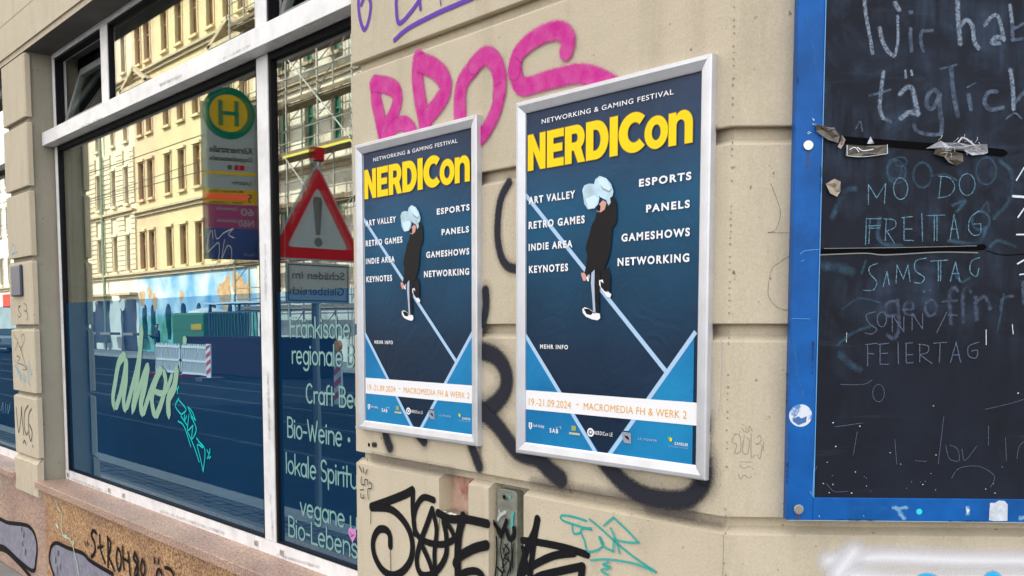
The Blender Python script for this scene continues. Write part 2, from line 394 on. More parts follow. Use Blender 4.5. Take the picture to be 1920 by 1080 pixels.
# bottom block of the front wall with two slots cut in
S1 = (-2.121, -1.991, 1.022); S2 = (-1.907, -1.770, 0.0)
zt = GR[0]
mb = MB()
loft(mb, front_path[:3], [(0, 0)] + block(0, zt)[2:])
def cell(x0, x1, z1, top=True):
    mb.quad((x0, 0, 0), (x1, 0, 0), (x1, 0, z1 if not top else zt-.036), (x0, 0, z1 if not top else zt-.036))
    if top: mb.quad((x0, 0, zt-.036), (x1, 0, zt-.036), (x1, .024, zt-.021), (x0, .024, zt-.021))
    else: mb.quad((x0, 0, z1), (x1, 0, z1), (x1, .045, z1-.004), (x0, .045, z1-.004))
cell(-2.545, S1[0], 0); cell(S1[0], S1[1], S1[2], False); cell(S1[1], S2[0], 0); cell(S2[1], -1.162, 0)
for a, b in ((S1[0], S1[2]), (S1[1], S1[2]), (S2[0], 0), (S2[1], 0)):
    mb.poly([(a, 0, b), (a, .045, b), (a, .045, zt), (a, .024, zt-.021), (a, 0, zt-.036)])
mb.build('stucco_block', STUC, front)
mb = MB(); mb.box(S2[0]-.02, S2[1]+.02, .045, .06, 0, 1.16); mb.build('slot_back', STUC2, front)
mb = MB(); mb.box(S1[0]-.02, S1[1]+.02, .045, .06, S1[2]-.02, 1.16); mb.build('slot_back', mat('salmon_render', (.50, .33, .24), .85, noise=.25, nscale=30, bump=.4), front)
# crumpled foil in the first slot
mb = MB(); n = 14
g = [[mb.vert((S1[0]-.004+.138*i/n, .040-.034*math.sin(math.pi*j/4)-random.uniform(0, .008), S1[2]-.014+.026*j/4+random.uniform(-.003, .004))) for j in range(5)] for i in range(n+1)]
for i in range(n):
    for j in range(4): mb.face([g[i][j], g[i+1][j], g[i+1][j+1], g[i][j+1]])
mb.build('crumpled_foil', STEEL, None, label='crumpled silver foil stuffed under the small salmon slot', cat='foil')

# upper storeys, rear and hidden sides (they keep the sun off the street front)
mb = MB()
fp = [(-22, .03), (-1.18, .03), (CORN.x+D2.x*12-.02, CORN.y+D2.y*12+.02), (-1.16+D2.x*12-6, 14), (-22, 14)]
lo = [mb.vert((x, y, 3.2)) for x, y in fp]; hi = [mb.vert((x, y, 15.4)) for x, y in fp]
mb.face(lo[::-1]); mb.face(hi)
for i in range(5): mb.face([lo[i], lo[(i+1) % 5], hi[(i+1) % 5], hi[i]])
mb.box(-22, 2, 13, 13.9, 0, 3.2); mb.box(-22, -21.5, .3, 13, 0, 3.2)
mb.obox(CORN + D2*7.8 - N2*.3 + Vector((0, 0, 1.6)), D2, N2, Vector((0, 0, 1)), 4.3, .2, 1.6)
mb.build('upper_storeys', STUC, house)
mb = MB(); mb.box(-16, -2.53, 0, .30, 3.115, 3.52)                       # lintel over the shop windows
mb.box(-16, -2.53, .01, .30, 3.085, 3.115)
lint = mb.build('lintel', STUC, house)
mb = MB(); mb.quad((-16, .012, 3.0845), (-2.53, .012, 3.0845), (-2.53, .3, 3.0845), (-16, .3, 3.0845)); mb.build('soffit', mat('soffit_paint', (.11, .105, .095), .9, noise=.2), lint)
mb = MB(); mb.quad((-16, -.001, 3.3), (-2.6, -.001, 3.3), (-2.6, -.001, 3.302), (-16, -.001, 3.302)); mb.build('hairline_crack', DARK, lint)
# shop interior
mb = MB()
mb.box(-14, -2.6, 3.6, 3.7, 0, 3.08); mb.box(-14, -2.6, .32, 3.6, 0, .06); mb.box(-14, -2.6, .32, 3.6, 3.02, 3.08); mb.box(-2.58, -2.5, .32, 3.6, 0, 3.08)
mb.box(-14.1, -14, .32, 3.6, 0, 3.08); mb.box(-14, -2.6, .3, .36, 0, .6); mb.box(-6.3, -6.0, .3, 3.6, 0, 3.08)
mb.build('shop_interior', DARK, house)
# plinth of granite panels and the sills
mb = MB(); mb.box(-16, -2.557, .034, .3, 0, .612)
plinth = mb.build('plinth', DARK, house)
px_ = [-16, -14.2, -12.4, -10.6, -8.8, -7.5, -6.16, -5.875, -4.75, -3.6, -2.557]
for k, (a, b) in enumerate(zip(px_, px_[1:])):
    m_ = GRANP if b < -5.8 else GRAN
    MB().box(a+.0015, b-.0015, .014, .036, 0, .608).build('granite_panel', m_, plinth, bevel=.0015)
sill = MB().box(-5.935, -2.557, -.022, .155, .610, .650).build('window_sill', GRANP, house, bevel=.003)
MB().box(-16, -6.38, -.022, .155, .610, .650).build('window_sill', GRANP, house, bevel=.003)

# ---- shop window
def frame_window(x0, x1, mulls, tmulls, label=None):
    fw = MB().box(x0, x1, .150, .22, .650, .703).build('shop_window', WHITE, house, label=label)
    MB().box(x0, x1, .150, .22, 3.058, 3.0835).build('head_rail', WHITE, fw); MB().box(x0, x1, .152, .22, 2.575, 2.668).build('transom_rail', WHITE, fw)
    MB().box(x0, x1, .086, .1515, 2.567, 2.640).build('transom_cover', WHITE, fw, bevel=.002)
    for a, b in mulls: MB().box(a, b, .1505, .218, .7035, 2.5665).build('mullion', WHITE, fw, bevel=.002)
    for a, b in tmulls: MB().box(a, b, .1505, .218, 2.6685, 3.0575).build('transom_mullion', WHITE, fw, bevel=.002)
    return fw
def gasket(x0, x1, z0, z1, fw, t=.014, tt=None):
    mb = MB(); tt = tt or t
    mb.box(x0, x1, .156, .20, z1-tt, z1); mb.box(x0, x1, .156, .20, z0, z0+t*.5); mb.box(x0, x0+t, .156, .20, z0+t*.5, z1-tt); mb.box(x1-t, x1, .156, .20, z0+t*.5, z1-tt)
    mb.build('gasket', BLACK, fw)
def pane(x0, x1, z0, z1, fw, film=True):
    MB().box(x0, x1, YG, YG+.004, z0, z1).build('outer_pane', GL1, fw)
    MB().box(x0, x1, YG+.022, YG+.026, z0, z1).build('inner_pane', GL2, fw)
    if film: MB().box(x0, x1, YG-.0008, YG-.0002, z0, 1.677).build('blue_film', FILM, fw)
fw = frame_window(-5.935, -2.557, [(-5.93, -5.895), (-3.455, -3.368), (-2.60, -2.56)], [(-5.93, -5.895), (-5.135, -5.04), (-3.455, -3.368), (-2.60, -2.56)])
for a, b in ((-5.895, -3.455), (-3.368, -2.60)):
    pane(a, b, .7035, 2.566, fw); gasket(a, b, .7035, 2.566, fw, .016, .024)
pane(-5.04, -3.455, 2.669, 3.057, fw, False); gasket(-5.04, -3.455, 2.669, 3.057, fw, .010)
def sash(x0, x1):
    gasket(x0, x1, 2.669, 3.057, fw, .012)
    e = Matrix.Translation((0, .185, 2.675)) @ Matrix.Rotation(math.radians(-17), 4, 'X')
    def bx(mb, *a):
        k = len(mb.v); mb.box(*a)
        for i in range(k, len(mb.v)): mb.v[i] = tuple(e @ Vector(mb.v[i]))
    mb = MB(); t = .045
    bx(mb, x0+.015, x1-.015, 0, .03, 0, t); bx(mb, x0+.015, x1-.015, 0, .03, .36-t, .36); bx(mb, x0+.015, x0+.015+.03, 0, .03, t, .36-t); bx(mb, x1-.045, x1-.015, 0, .03, t, .36-t)
    mb.build('tilted_sash', mat('grey_sash', (.30, .31, .30), .5, noise=.2), fw)
    mb = MB(); bx(mb, x0+.045, x1-.045, .004, .010, t, .36-t); mb.build('tilted_pane', GLS, fw)
sash(-5.895, -5.135); sash(-3.368, -2.60)
fw2 = frame_window(-9.8, -6.38, [(-6.42, -6.385), (-8.2, -8.11)], [(-6.42, -6.385), (-8.2, -8.11)])
pane(-8.11, -6.42, .7035, 2.566, fw2); pane(-9.8, -8.2, .7035, 2.566, fw2); pane(-9.8, -6.42, 2.669, 3.057, fw2, False); gasket(-8.11, -6.42, .7035, 2.566, fw2)
RAIL = yplane(.150)
for p in ((129, 890), (206, 919), (233, 929), (482, 1018), (530, 1036)):
    a, z = RAIL.loc(*p); MB().box(a-.011, a+.011, .142, .1505, z-.011, z+.011).build('rail_bolt', STEEL, fw, bevel=.002)

GRIME = paint('window_grime', (.16, .14, .10), .95, .5, 90, cover=.42, body=(30, 2.5, .6)); NEAR = yplane(.1500); COVER = yplane(.086)
strokes('grime', NEAR, [[7, (300, 958), (420, 1000)], [6, (520, 1040), (600, 1064)], [9, (503, 700), (506, 820)], [8, (508, 930), (513, 1010)], [5, (135, 897), (200, 922)], [8, (498, 460), (499, 560)]], 6, GRIME, fw, .0008, None, label='grey brown grime on the white window rails')
strokes('grime', COVER, [[6, (150, 240), (190, 222)], [7, (300, 160), (340, 142)], [6, (420, 110), (470, 85)], [5, (560, 60), (600, 42)]], 6, GRIME, fw, .0010, None)
MB().box(-16, -9.81, .02, .3, .612, 3.084).build('side_wall', STUC, house)
# ---- lettering cut from pale green film, on the outside of the glass
def arc(cx, cy, rx, ry, a0, a1, n=10):
    return [(cx+rx*math.cos(math.radians(a0+(a1-a0)*i/n)), cy+ry*math.sin(math.radians(a0+(a1-a0)*i/n))) for i in range(n+1)]
G_ = {  # x-height .62, cap height 1; (advance, strokes)
 'F': (.50, [[(.06, 0), (.06, 1)], [(.06, 1), (.48, 1)], [(.06, .55), (.40, .55)]]),
 'r': (.33, [[(.06, 0), (.06, .60)], arc(.26, .40, .20, .20, 180, 75, 6)]),
 'a': (.50, [arc(.25, .31, .19, .31, 0, 360, 18), [(.44, .62), (.44, 0)]]),
 'n': (.48, [[(.06, 0), (.06, .62)], arc(.24, .40, .18, .22, 180, 0, 8) + [(.42, 0)]]),
 'k': (.44, [[(.06, 0), (.06, 1)], [(.40, .60), (.08, .28)], [(.18, .38), (.42, 0)]]),
 'i': (.16, [[(.07, 0), (.07, .62)], [(.07, .85), (.07, .86)]]),
 's': (.40, [arc(.21, .465, .14, .155, 20, 250, 9) + arc(.20, .155, .15, .155, 70, -160, 9)]),
 'c': (.44, [arc(.25, .31, .19, .31, 50, 310, 14)]),
 'h': (.48, [[(.06, 0), (.06, 1)], arc(.24, .40, .18, .22, 180, 0, 8) + [(.42, 0)]]),
 'e': (.50, [[(.08, .30), (.43, .34)], arc(.25, .31, .19, .31, 10, 310, 15)]),
 'g': (.50, [arc(.25, .31, .19, .31, 0, 360, 18), [(.44, .62), (.44, -.12)] + arc(.25, -.12, .19, .20, 0, -150, 8)]),
 'o': (.50, [arc(.25, .31, .20, .31, 0, 360, 18)]),
 'l': (.16, [[(.07, 0), (.07, 1)]]),
 'B': (.50, [[(.06, 0), (.06, 1)], [(.06, 1)] + arc(.25, .77, .17, .23, 90, -90, 8) + [(.06, .54)], [(.06, .54)] + arc(.27, .27, .19, .27, 90, -90, 8) + [(.06, 0)]]),
 'C': (.55, [arc(.30, .5, .24, .5, 50, 310, 16)]),
 'f': (.32, [[(.12, 0), (.12, .78)] + arc(.26, .78, .14, .22, 180, 80, 5), [(.0, .60), (.28, .60)]]),
 't': (.32, [[(.13, 0), (.13, .95)], [(.0, .60), (.29, .60)]]),
 '-': (.34, [[(.05, .36), (.28, .36)]]),
 'W': (.74, [[(.03, 1), (.20, 0)], [(.20, 0), (.36, .75)], [(.36, .75), (.52, 0)], [(.52, 0), (.70, 1)]]),
 'p': (.50, [[(.06, .62), (.06, -.32)], arc(.25, .31, .19, .31, 0, 360, 18)]),
 'u': (.48, [[(.06, .62), (.06, .22)] + arc(.24, .22, .18, .22, 180, 360, 8) + [(.42, .62)]]),
 'v': (.44, [[(.03, .62), (.21, 0)], [(.21, 0), (.40, .62)]]),
 'L': (.44, [[(.06, 1), (.06, 0)], [(.06, 0), (.42, 0)]]),
 'b': (.50, [[(.06, 0), (.06, 1)], arc(.25, .31, .19, .31, 0, 360, 18)]),
 'm': (.70, [[(.06, 0), (.06, .62)], arc(.20, .42, .14, .20, 180, 0, 7) + [(.34, 0)], arc(.48, .42, .14, .20, 180, 0, 7) + [(.62, 0)]]),
 'S': (.46, [arc(.24, .74, .18, .26, 30, 255, 10) + arc(.22, .25, .19, .25, 80, -150, 10)]),
 'T': (.50, [[(.02, 1), (.48, 1)], [(.25, 1), (.25, 0)]]),
 '.': (.30, [[(.14, .36), (.145, .36)]]), ' ': (.26, [])}
G_['A'] = (.50, G_['a'][1] + [[(.17, .84), (.17, .85)], [(.34, .84), (.34, .85)]])   # a with two dots
LET = mat('pale_green_film', (.17, .34, .33), .5)
def lettering(s, x0, x1, z, capz, nvis=None):
    adv = sum(G_[c][0] for c in (s[:nvis] if nvis else s)); kx = (x1-x0)/adv; kz = capz
    mb = MB(); x = x0; o = .0016
    for c in s:
        for st in G_[c][1]:
            P = [(x+p[0]*kx, z+p[1]*kz) for p in st]; hw = .0043 if c != '.' else .009
            if len(P) == 2 and (Vector(P[0])-Vector(P[1])).length < .004: hw = max(hw, .0056)
            q = MB(); pts = spline(P, .004) if len(P) == 2 else [Vector(p) for p in P]
            # solid rounded stroke
            n = len(pts); L_, R_ = [], []
            for k in range(n):
                d = (pts[min(k+1, n-1)]-pts[max(k-1, 0)]); d = d.normalized() if d.length > 1e-7 else Vector((1, 0)); nn = Vector((-d.y, d.x))
                L_.append(pts[k]+nn*hw); R_.append(pts[k]-nn*hw)
            li = [mb.vert(GLASS.at(p.x, p.y, o)) for p in L_]; ri = [mb.vert(GLASS.at(p.x, p.y, o)) for p in R_]
            for k in range(n-1): mb.face([li[k], li[k+1], ri[k+1], ri[k]])
            for e in (pts[0], pts[-1]):
                o += .00002; mb.face([mb.vert(GLASS.at(e.x+hw*math.cos(j*math.pi/5), e.y+hw*math.sin(j*math.pi/5), o)) for j in range(10)])
            o += .00003
        x += G_[c][0]*kx
    mb.build('window_lettering', LET, fw)
lettering('FrAnkische', -3.262, -2.835, 1.506, .072)
lettering('regionale B', -3.250, -2.812, 1.408, .072)
lettering('Craft Beer', -3.150, -2.818, 1.266, .068, 8)
lettering('Bio-Weine . Tee', -3.295, -2.895, 1.126, .074, 9)
lettering('lokale Spirituo', -3.312, -2.800, .986, .076, 14)
lettering('vegane un', -3.205, -2.805, .838, .072, 8)
lettering('Bio-Lebensm', -3.300, -2.805, .742, .076, 10)

# ================================================================== GRAFFITI (paint on our building)
PINK = paint('pink_spray', (.52, .012, .25), .30, .26, 300, cn=.07, body=(220, .7, .97))
PURPLE = paint('purple_spray', (.12, .045, .36), .35, .20, 300)
BLKSPRAY = paint('black_spray', (.007, .007, .009), .15, .08, 320, rough=.75)
GREYSPRAY = paint('slate_spray', (.022, .023, .034), .42, .40, 330, cover=.97)
HALO = paint('overspray', (.03, .03, .045), .95, .35, 420, cover=.40)  # also used for the painted shadow beside the poster frames
PHALO = paint('pink_overspray', (.60, .12, .36), .98, .35, 420, cover=.20)
MARK = paint('black_marker', (.03, .028, .028), .5, .1, 300, cover=.9)
TEAL = paint('teal_marker', (.02, .36, .33), .4, .1, 300, cover=.85)
CYANG = paint('cyan_marker', (.0, .50, .50), .4, .1, 300, cover=.92)
WHITESP = paint('white_spray', (.74, .74, .78), .98, .10, 350, cover=.96)
SKYSP = paint('sky_blue_spray', (.03, .42, .75), .5, .2, 300)
PALEB = paint('pale_blue_crayon', (.30, .52, .66), .6, .5, 160, cover=.55)
PENCIL = paint('pencil_line', (.12, .09, .08), .7, .5, 260, cover=.55)
PGREEN = paint('pale_green_drip', (.48, .62, .48), .4, .1, 200, cover=.95)
SILVER = mat('silver_spray', (.30, .30, .38), .5, .25, noise=.35, nscale=30)
c8 = crop(640, 0, 3.4286); c7 = crop(660, 840, 3.0); cA = crop(190, 560, 3.175); cL = crop(0, 940, 5.647)
bros = [[82, (222, 545), (228, 650), (255, 770), (285, 930)], [78, (215, 540), (290, 548), (350, 580), (365, 640), (345, 720), (300, 810), (285, 880)],
        [70, (300, 880), (350, 810), (410, 795), (450, 830), (470, 880)],
        [86, (500, 380), (492, 470), (505, 600), (530, 740), (545, 800)], [92, (515, 405), (600, 440), (665, 510), (672, 590), (620, 680), (550, 770), (540, 860)],
        [86, (850, 440), (790, 520), (768, 620), (770, 760)], [90, (860, 420), (930, 360), (995, 400), (1025, 500), (1022, 600)],
        [76, (1022, 590), (1010, 680), (970, 780), (915, 870), (870, 910)],
        [88, (1455, 330), (1468, 250), (1410, 200), (1320, 215), (1210, 280), (1140, 360), (1120, 460)], [88, (1122, 440), (1145, 530), (1190, 560), (1290, 530), (1400, 500), (1540, 475), (1650, 500), (1760, 560)]]
strokes('graffiti', WALL, [[b[0]*1.5]+b[1:] for b in bros], 1, PHALO, front, .0006, c8, label='pink overspray mist around the large tag', smooth=True)
strokes('graffiti', WALL, [[b[0]*1.22]+b[1:] for b in bros], 80, PINK, front, .0018, c8, label='large pink spray tag reading BROS')
strokes('graffiti', WALL, [[26, (135, -80), (112, 10), (122, 120), (150, 192), (180, 120), (190, 20), (160, -30), (130, 30)], [28, (360, -60), (355, 40), (372, 148), (440, 90), (510, -10), (520, -60)],
        [22, (500, -60), (512, 60)], [28, (345, 258), (430, 185), (600, 95), (760, 25), (930, -50)], [9, (640, -10), (644, 34)]], 28, PURPLE, front, .0012, c8, label='purple tag with a long underline at the top of the wall')
jobs = [[34, (112, 330), (200, 300), (290, 265), (342, 238)], [30, (112, 335), (220, 345), (300, 420), (340, 520), (335, 620), (290, 690), (230, 715), (170, 680), (128, 600), (122, 520), (150, 462), (190, 458), (215, 490), (218, 550)],
        [28, (345, 240), (345, 350), (358, 480)], [26, (462, 292), (405, 278), (365, 330), (350, 420), (372, 490), (430, 530), (520, 540), (590, 500), (625, 430)],
        [27, (455, 345), (425, 430), (385, 540), (368, 640), (395, 710), (470, 700), (530, 610), (535, 500), (520, 420)], [25, (455, 345), (480, 460), (468, 600), (480, 760)],
        [27, (395, 540), (440, 640), (470, 740)], [34, (490, 365), (560, 398), (650, 400), (768, 425)], [40, (632, 385), (608, 480), (600, 600), (603, 760)], [24, (520, 410), (560, 450), (590, 520)],
        [38, (764, 545), (690, 565), (610, 612), (590, 650)], [30, (600, 740), (640, 700), (700, 690), (735, 710), (750, 750)]]
strokes('graffiti', WALL, jobs, 30, BLKSPRAY, front, .0012, c7, fat=1.15, label='bold black looping tag left of the metal plate')
strokes('graffiti', WALL, [[34, (962, 520), (1050, 530), (1200, 560), (1325, 600)], [38, (1045, 400), (1030, 470), (990, 560), (950, 700), (940, 780)], [34, (1043, 420), (1022, 560), (1000, 760)],
        [36, (965, 700), (1040, 650), (1140, 605), (1250, 590)], [36, (1300, 665), (1180, 690), (1060, 720), (1000, 760)], [40, (1300, 668), (1290, 760)], [24, (965, 560), (985, 640), (1010, 740)]], 30, BLKSPRAY, front, .0012, c7, label='bold black spray strokes right of the metal plate')
strokes('graffiti', WALL, [[5, (110, 350), (110, 425)], [6, (219, 555), (224, 690)], [6, (497, 400), (496, 460)], [7, (45, 100), (62, 135)], [7, (68, 110), (75, 140)], [7, (93, 120), (85, 146)],
        [7, (60, 160), (60, 200), (78, 205), (80, 178), (94, 180), (98, 205)], [7, (105, 192), (119, 205), (114, 228), (98, 230), (100, 286)], [6, (55, 236), (74, 232)], [7, (57, 255), (60, 276), (76, 280), (76, 262)],
        [5, (95, 345-345+60), (100, 70)]], 6, MARK, front, .0030, c7, label='thin black marker face and paint drips')
strokes('graffiti', WALL, [[(1320, 410), (1240, 385), (1180, 380), (1185, 405), (1250, 430), (1350, 460)], [(1240, 430), (1250, 480), (1290, 475)], [(1345, 450), (1290, 460), (1310, 520), (1330, 580), (1390, 570), (1415, 540), (1398, 500)],
        [(1340, 400), (1400, 450), (1500, 540), (1600, 620), (1712, 695)], [(1420, 435), (1475, 390)], [(1475, 390), (1560, 470), (1615, 530)], [(1615, 530), (1560, 530), (1480, 515)], [(1460, 450), (1490, 520), (1510, 590)],
        [(1395, 500), (1420, 550), (1475, 580)], [(1475, 580), (1480, 510)], [(1712, 695), (1600, 650), (1450, 625), (1350, 630)], [(1450, 640), (1420, 655), (1460, 670), (1410, 685), (1450, 715)]], 12, TEAL, front, .0012, c7, label='thin teal marker tag with arrow underline')
big = [[34, (955, 342), (940, 372), (934, 410), (934, 450), (942, 485), (958, 502), (985, 503)], [17, (911, 545), (912, 575), (906, 606)], [30, (893, 655), (930, 668), (950, 700), (945, 738), (915, 768), (893, 772)],
       [30, (900, 765), (935, 800), (970, 845), (1010, 860), (1030, 880), (1052, 897)], [18, (722, 800), (726, 822), (732, 838)], [18, (786, 815), (796, 826)], [18, (885, 835), (900, 875)], [16, (1327, 780), (1327, 805)],
       [32, (1135, 866), (1165, 900), (1205, 926), (1250, 936), (1290, 934), (1315, 912), (1322, 880), (1316, 850)], [24, (1322, 870), (1321, 898)]]
big[0][0] = 15
strokes('graffiti', WALL, [[b[0]*1.9]+b[1:] for b in big], 1, HALO, front, .0006, None, label='grey overspray around the slate tag')
strokes('graffiti', WALL, big, 30, GREYSPRAY, front, .0016, None, label='big slate grey tag half hidden behind the posters')
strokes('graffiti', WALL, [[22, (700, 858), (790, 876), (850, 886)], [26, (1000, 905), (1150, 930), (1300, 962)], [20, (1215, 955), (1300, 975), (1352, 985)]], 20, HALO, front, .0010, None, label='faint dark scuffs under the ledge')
strokes('graffiti', WALL, [[5, (846, 832), (838, 850), (845, 868), (858, 866)], [4, (862, 838), (850, 890), (846, 930)], [4, (868, 900), (856, 915), (850, 940)], [4, (838, 895), (845, 925), (862, 905)]], 4, paint('red_crayon', (.55, .12, .14), .6, .4, 200, cover=.5), front, -.040, None, label='faint red crayon scribble in the small slot')
strokes('graffiti', WALL, [[16, (898, 322), (903, 338)], [12, (897, 560), (900, 620)], [14, (898, 765), (901, 866)], [12, (1336, 236), (1345, 242)], [14, (1330, 605), (1342, 618)], [16, (1328, 790), (1330, 860)]], 14, HALO, front, .0014, None, label='dark overspray and painted contact shadow beside the poster edges')  # partly spray, partly the frames' contact shadow painted on the wall
SPAT = mat('spray_spatter', (.05, .05, .055), .8); mb = MB(); random.seed(31)
for k in range(900):
    bx_, by_, sd_ = random.choice(((934, 430, 22), (960, 480, 20), (915, 575, 16), (940, 660, 26), (930, 790, 30), (1010, 880, 34), (1200, 940, 44), (1310, 870, 22), (760, 1000, 60), (1040, 1030, 50), (700, 840, 20)))
    a_, z_ = WALL.loc(random.gauss(bx_, sd_), random.gauss(by_, sd_)); 
    if z_ < 1.15 and (S1[0]-.02 < a_ < S1[1]+.02 or S2[0]-.02 < a_ < S2[1]+.02): continue
    r_ = random.uniform(.0003, .0011); o2 = .0005; mb.poly([WALL.at(a_+r_*math.cos(q*math.pi/3), z_+r_*math.sin(q*math.pi/3), o2) for q in range(6)])
mb.build('paint_spatter', SPAT, front, kind='stuff')
# on the corner wall
strokes('graffiti', CORNER, [[60, (1555, 1052), (1660, 1045), (1800, 1050), (1990, 1052)], [70, (1580, 1075), (1700, 1090), (1990, 1085)], [60, (1600, 1035), (1570, 1075)]], 60, WHITESP, cornerw, .001, None, label='white spray cloud along the foot of the corner wall')
strokes('graffiti', CORNER, [[16, (1712, 1092), (1735, 1080), (1765, 1090)], [22, (1845, 1092), (1860, 1078), (1875, 1092)]], 16, SKYSP, cornerw, .0035, None, label='sky blue spray arcs over the white cloud')
cc = crop(1300, 690, 2.77)
strokes('graffiti', CORNER, [[(215, 345), (200, 380), (225, 400), (215, 440), (245, 430), (240, 350), (215, 345)], [(265, 350), (255, 430), (280, 445), (290, 380), (275, 360)], [(300, 340), (300, 460), (320, 450)], [(330, 360), (345, 350), (350, 380), (325, 395), (355, 400), (345, 470), (330, 450)],
        [(365, 380), (362, 430)], [(250, 310), (262, 330)], [(275, 305), (270, 330), (285, 330), (290, 300), (305, 330)], [(235, 485), (300, 488)], [(240, 505), (260, 520), (290, 510), (310, 525)], [(230, 550), (245, 575), (262, 555), (285, 570), (300, 560)], [(250, 290), (265, 300)]], 4.5, PENCIL, cornerw, .0010, cc, label='small pencil doodle letters on the corner wall')
strokes('graffiti', CORNER, [[(1445, 345), (1455, 370), (1463, 400), (1455, 430), (1440, 436)], [(1483, 478), (1462, 492), (1447, 505), (1440, 540), (1443, 560), (1460, 578), (1482, 582)], [(1440, 436), (1482, 437)]], 1.8, PENCIL, cornerw, .0010, None, label='fine hairline cracks beside the blackboard')
strokes('graffiti', WALL, [[3.2, (1337, 670), (1338, 740), (1343, 783), (1350, 740), (1352, 640)]], 3, paint('chalk_white_line', (.6, .58, .55), .6, .5, 200, cover=.6), front, .001, None, label='thin white chalk loop beside the large poster')
strokes('graffiti', WALL, [[9, (700, 834), (705, 834)]], 9, MARK, front, .001, None)
# corner bead holes
mb = MB(); random.seed(3)
for k in range(150):
    z = .95 + k*.0125
    if random.random() < .55: mb.obox(Vector((-1.1585 + random.uniform(-.001, .001), .0012, z)), X1, Vector((0, 1, 0)), Vector((0, 0, 1)), random.uniform(.0004, .0009), .0012, random.uniform(.0008, .0022))
mb.build('bead_hole', mat('pit_shadow', (.24, .20, .155), .9), cornerw, kind='stuff')
# square hole
a, z = WALL.loc(692, 834); MB().box(a-.005, a+.005, -.0012, .004, z-.005, z+.005).build('square_hole', BLACK, front)
# pilaster writing
c3 = crop(0, 720, 3.0); c2b = crop(0, 360, 3.0); cq = crop(0, 560, 4.5)
strokes('graffiti', WALL, [[(92, 130), (98, 210), (107, 272), (118, 190), (122, 130)], [(122, 130), (127, 210), (135, 285)], [(160, 120), (140, 160), (138, 240), (150, 285), (158, 270)], [(178, 140), (163, 180), (165, 280), (176, 320), (182, 270), (168, 230)], [(132, 330), (140, 318), (148, 338)], [(186, 345), (188, 355)]], 8, MARK, pil, .0012, c3, label='black letters WCG near the pilaster foot')
strokes('graffiti', WALL, [[(105, 645), (115, 640), (104, 662), (120, 690), (108, 705), (100, 690)], [(135, 625), (150, 640), (148, 670), (135, 665)], [(150, 670), (160, 700), (152, 722)]], 4, MARK, pil, .0012, c2b)
strokes('graffiti', WALL, [[(115, 290), (130, 330), (150, 350), (140, 400), (128, 435)], [(180, 320), (200, 300), (210, 340), (190, 400), (175, 420), (200, 500), (228, 600)], [(158, 480), (145, 485), (170, 500), (150, 540), (200, 560), (228, 598)], [(195, 598), (230, 600)], [(150, 360), (165, 400), (190, 440)]], 5, MARK, pil, .0012, cq, label='thin black doodle low on the pilaster')
strokes('graffiti', WALL, [[(130, 520), (160, 620), (130, 560), (180, 690), (160, 600), (210, 700), (200, 640), (250, 720), (230, 560), (270, 650), (245, 530)]], 16, PALEB, pil, .0024, cq, label='pale blue crayon scribble low on the pilaster')
strokes('graffiti', WALL, [[(62, 340), (66, 305), (82, 300), (85, 330), (70, 350), (100, 335)]], 9, PALEB, pil, .0012, c2b)
# plinth writing
PL = yplane(.014)
strokes('graffiti', PL, [[13, (905, 430), (915, 472)], [13, (928, 430), (934, 462)], [24, (1022, 335), (990, 310), (972, 360), (1000, 430), (1012, 500), (998, 560), (972, 585)], [20, (1058, 360), (1065, 480), (1085, 570), (1118, 650)], [18, (1040, 490), (1095, 475)],
        [22, (1145, 380), (1150, 520), (1150, 690)], [20, (1145, 385), (1175, 430), (1172, 520), (1155, 565), (1180, 640), (1218, 730)], [20, (1252, 495), (1238, 600), (1262, 730), (1290, 650), (1280, 540), (1252, 495)],
        [20, (1305, 475), (1320, 720)], [20, (1365, 540), (1390, 800)], [18, (1312, 600), (1375, 640)], [22, (1440, 540), (1425, 600), (1465, 680), (1470, 760), (1445, 800), (1440, 740), (1470, 640), (1440, 540)], [20, (1520, 610), (1500, 700), (1525, 800), (1548, 700), (1520, 610)],
        [20, (1648, 600), (1652, 650)], [20, (1690, 610), (1690, 655)], [22, (1665, 820), (1680, 740), (1705, 720), (1735, 800), (1725, 880), (1690, 870)], [24, (1765, 700), (1820, 720), (1855, 790), (1845, 880)]], 20, BLKSPRAY, plinth, .0016, cL, fat=1.35, label='black hand lettering on the granite below the sill')
b1 = [(-80, 150), (0, 185), (90, 225), (250, 245), (320, 275), (370, 350), (395, 480), (385, 620), (355, 735), (220, 640), (70, 500), (0, 470), (-80, 460)]
b2 = [(545, 480), (600, 440), (720, 490), (880, 550), (950, 620), (1060, 690), (1200, 770), (1400, 900), (1200, 1100), (700, 1100), (600, 900), (550, 700), (530, 580)]
for b_ in (b1, b2): fillpoly('graffiti', PL, [tuple(cL(p)) for p in b_], SILVER, plinth, .0010, label='silver grey fill of a bubble letter')
strokes('graffiti', PL, [[34]+b1, [40, (-60, 500), (60, 520), (220, 670), (330, 800)], [34]+b2[:7]+[(545, 480)][:0], [30, (545, 480), (528, 600), (555, 720), (620, 900)]], 34, BLKSPRAY, plinth, .0026, cL, label='black outline of the silver bubble letters')
strokes('graffiti', PL, [[14, (235, 280), (240, 320)], [14, (262, 335), (258, 375)], [14, (245, 430), (248, 470)], [14, (280, 510), (276, 560)], [16, (628, 525), (625, 570)], [16, (600, 600), (600, 650)], [14, (650, 670), (650, 710)], [14, (620, 690), (618, 770)]], 14, BLKSPRAY, plinth, .0042, cL)
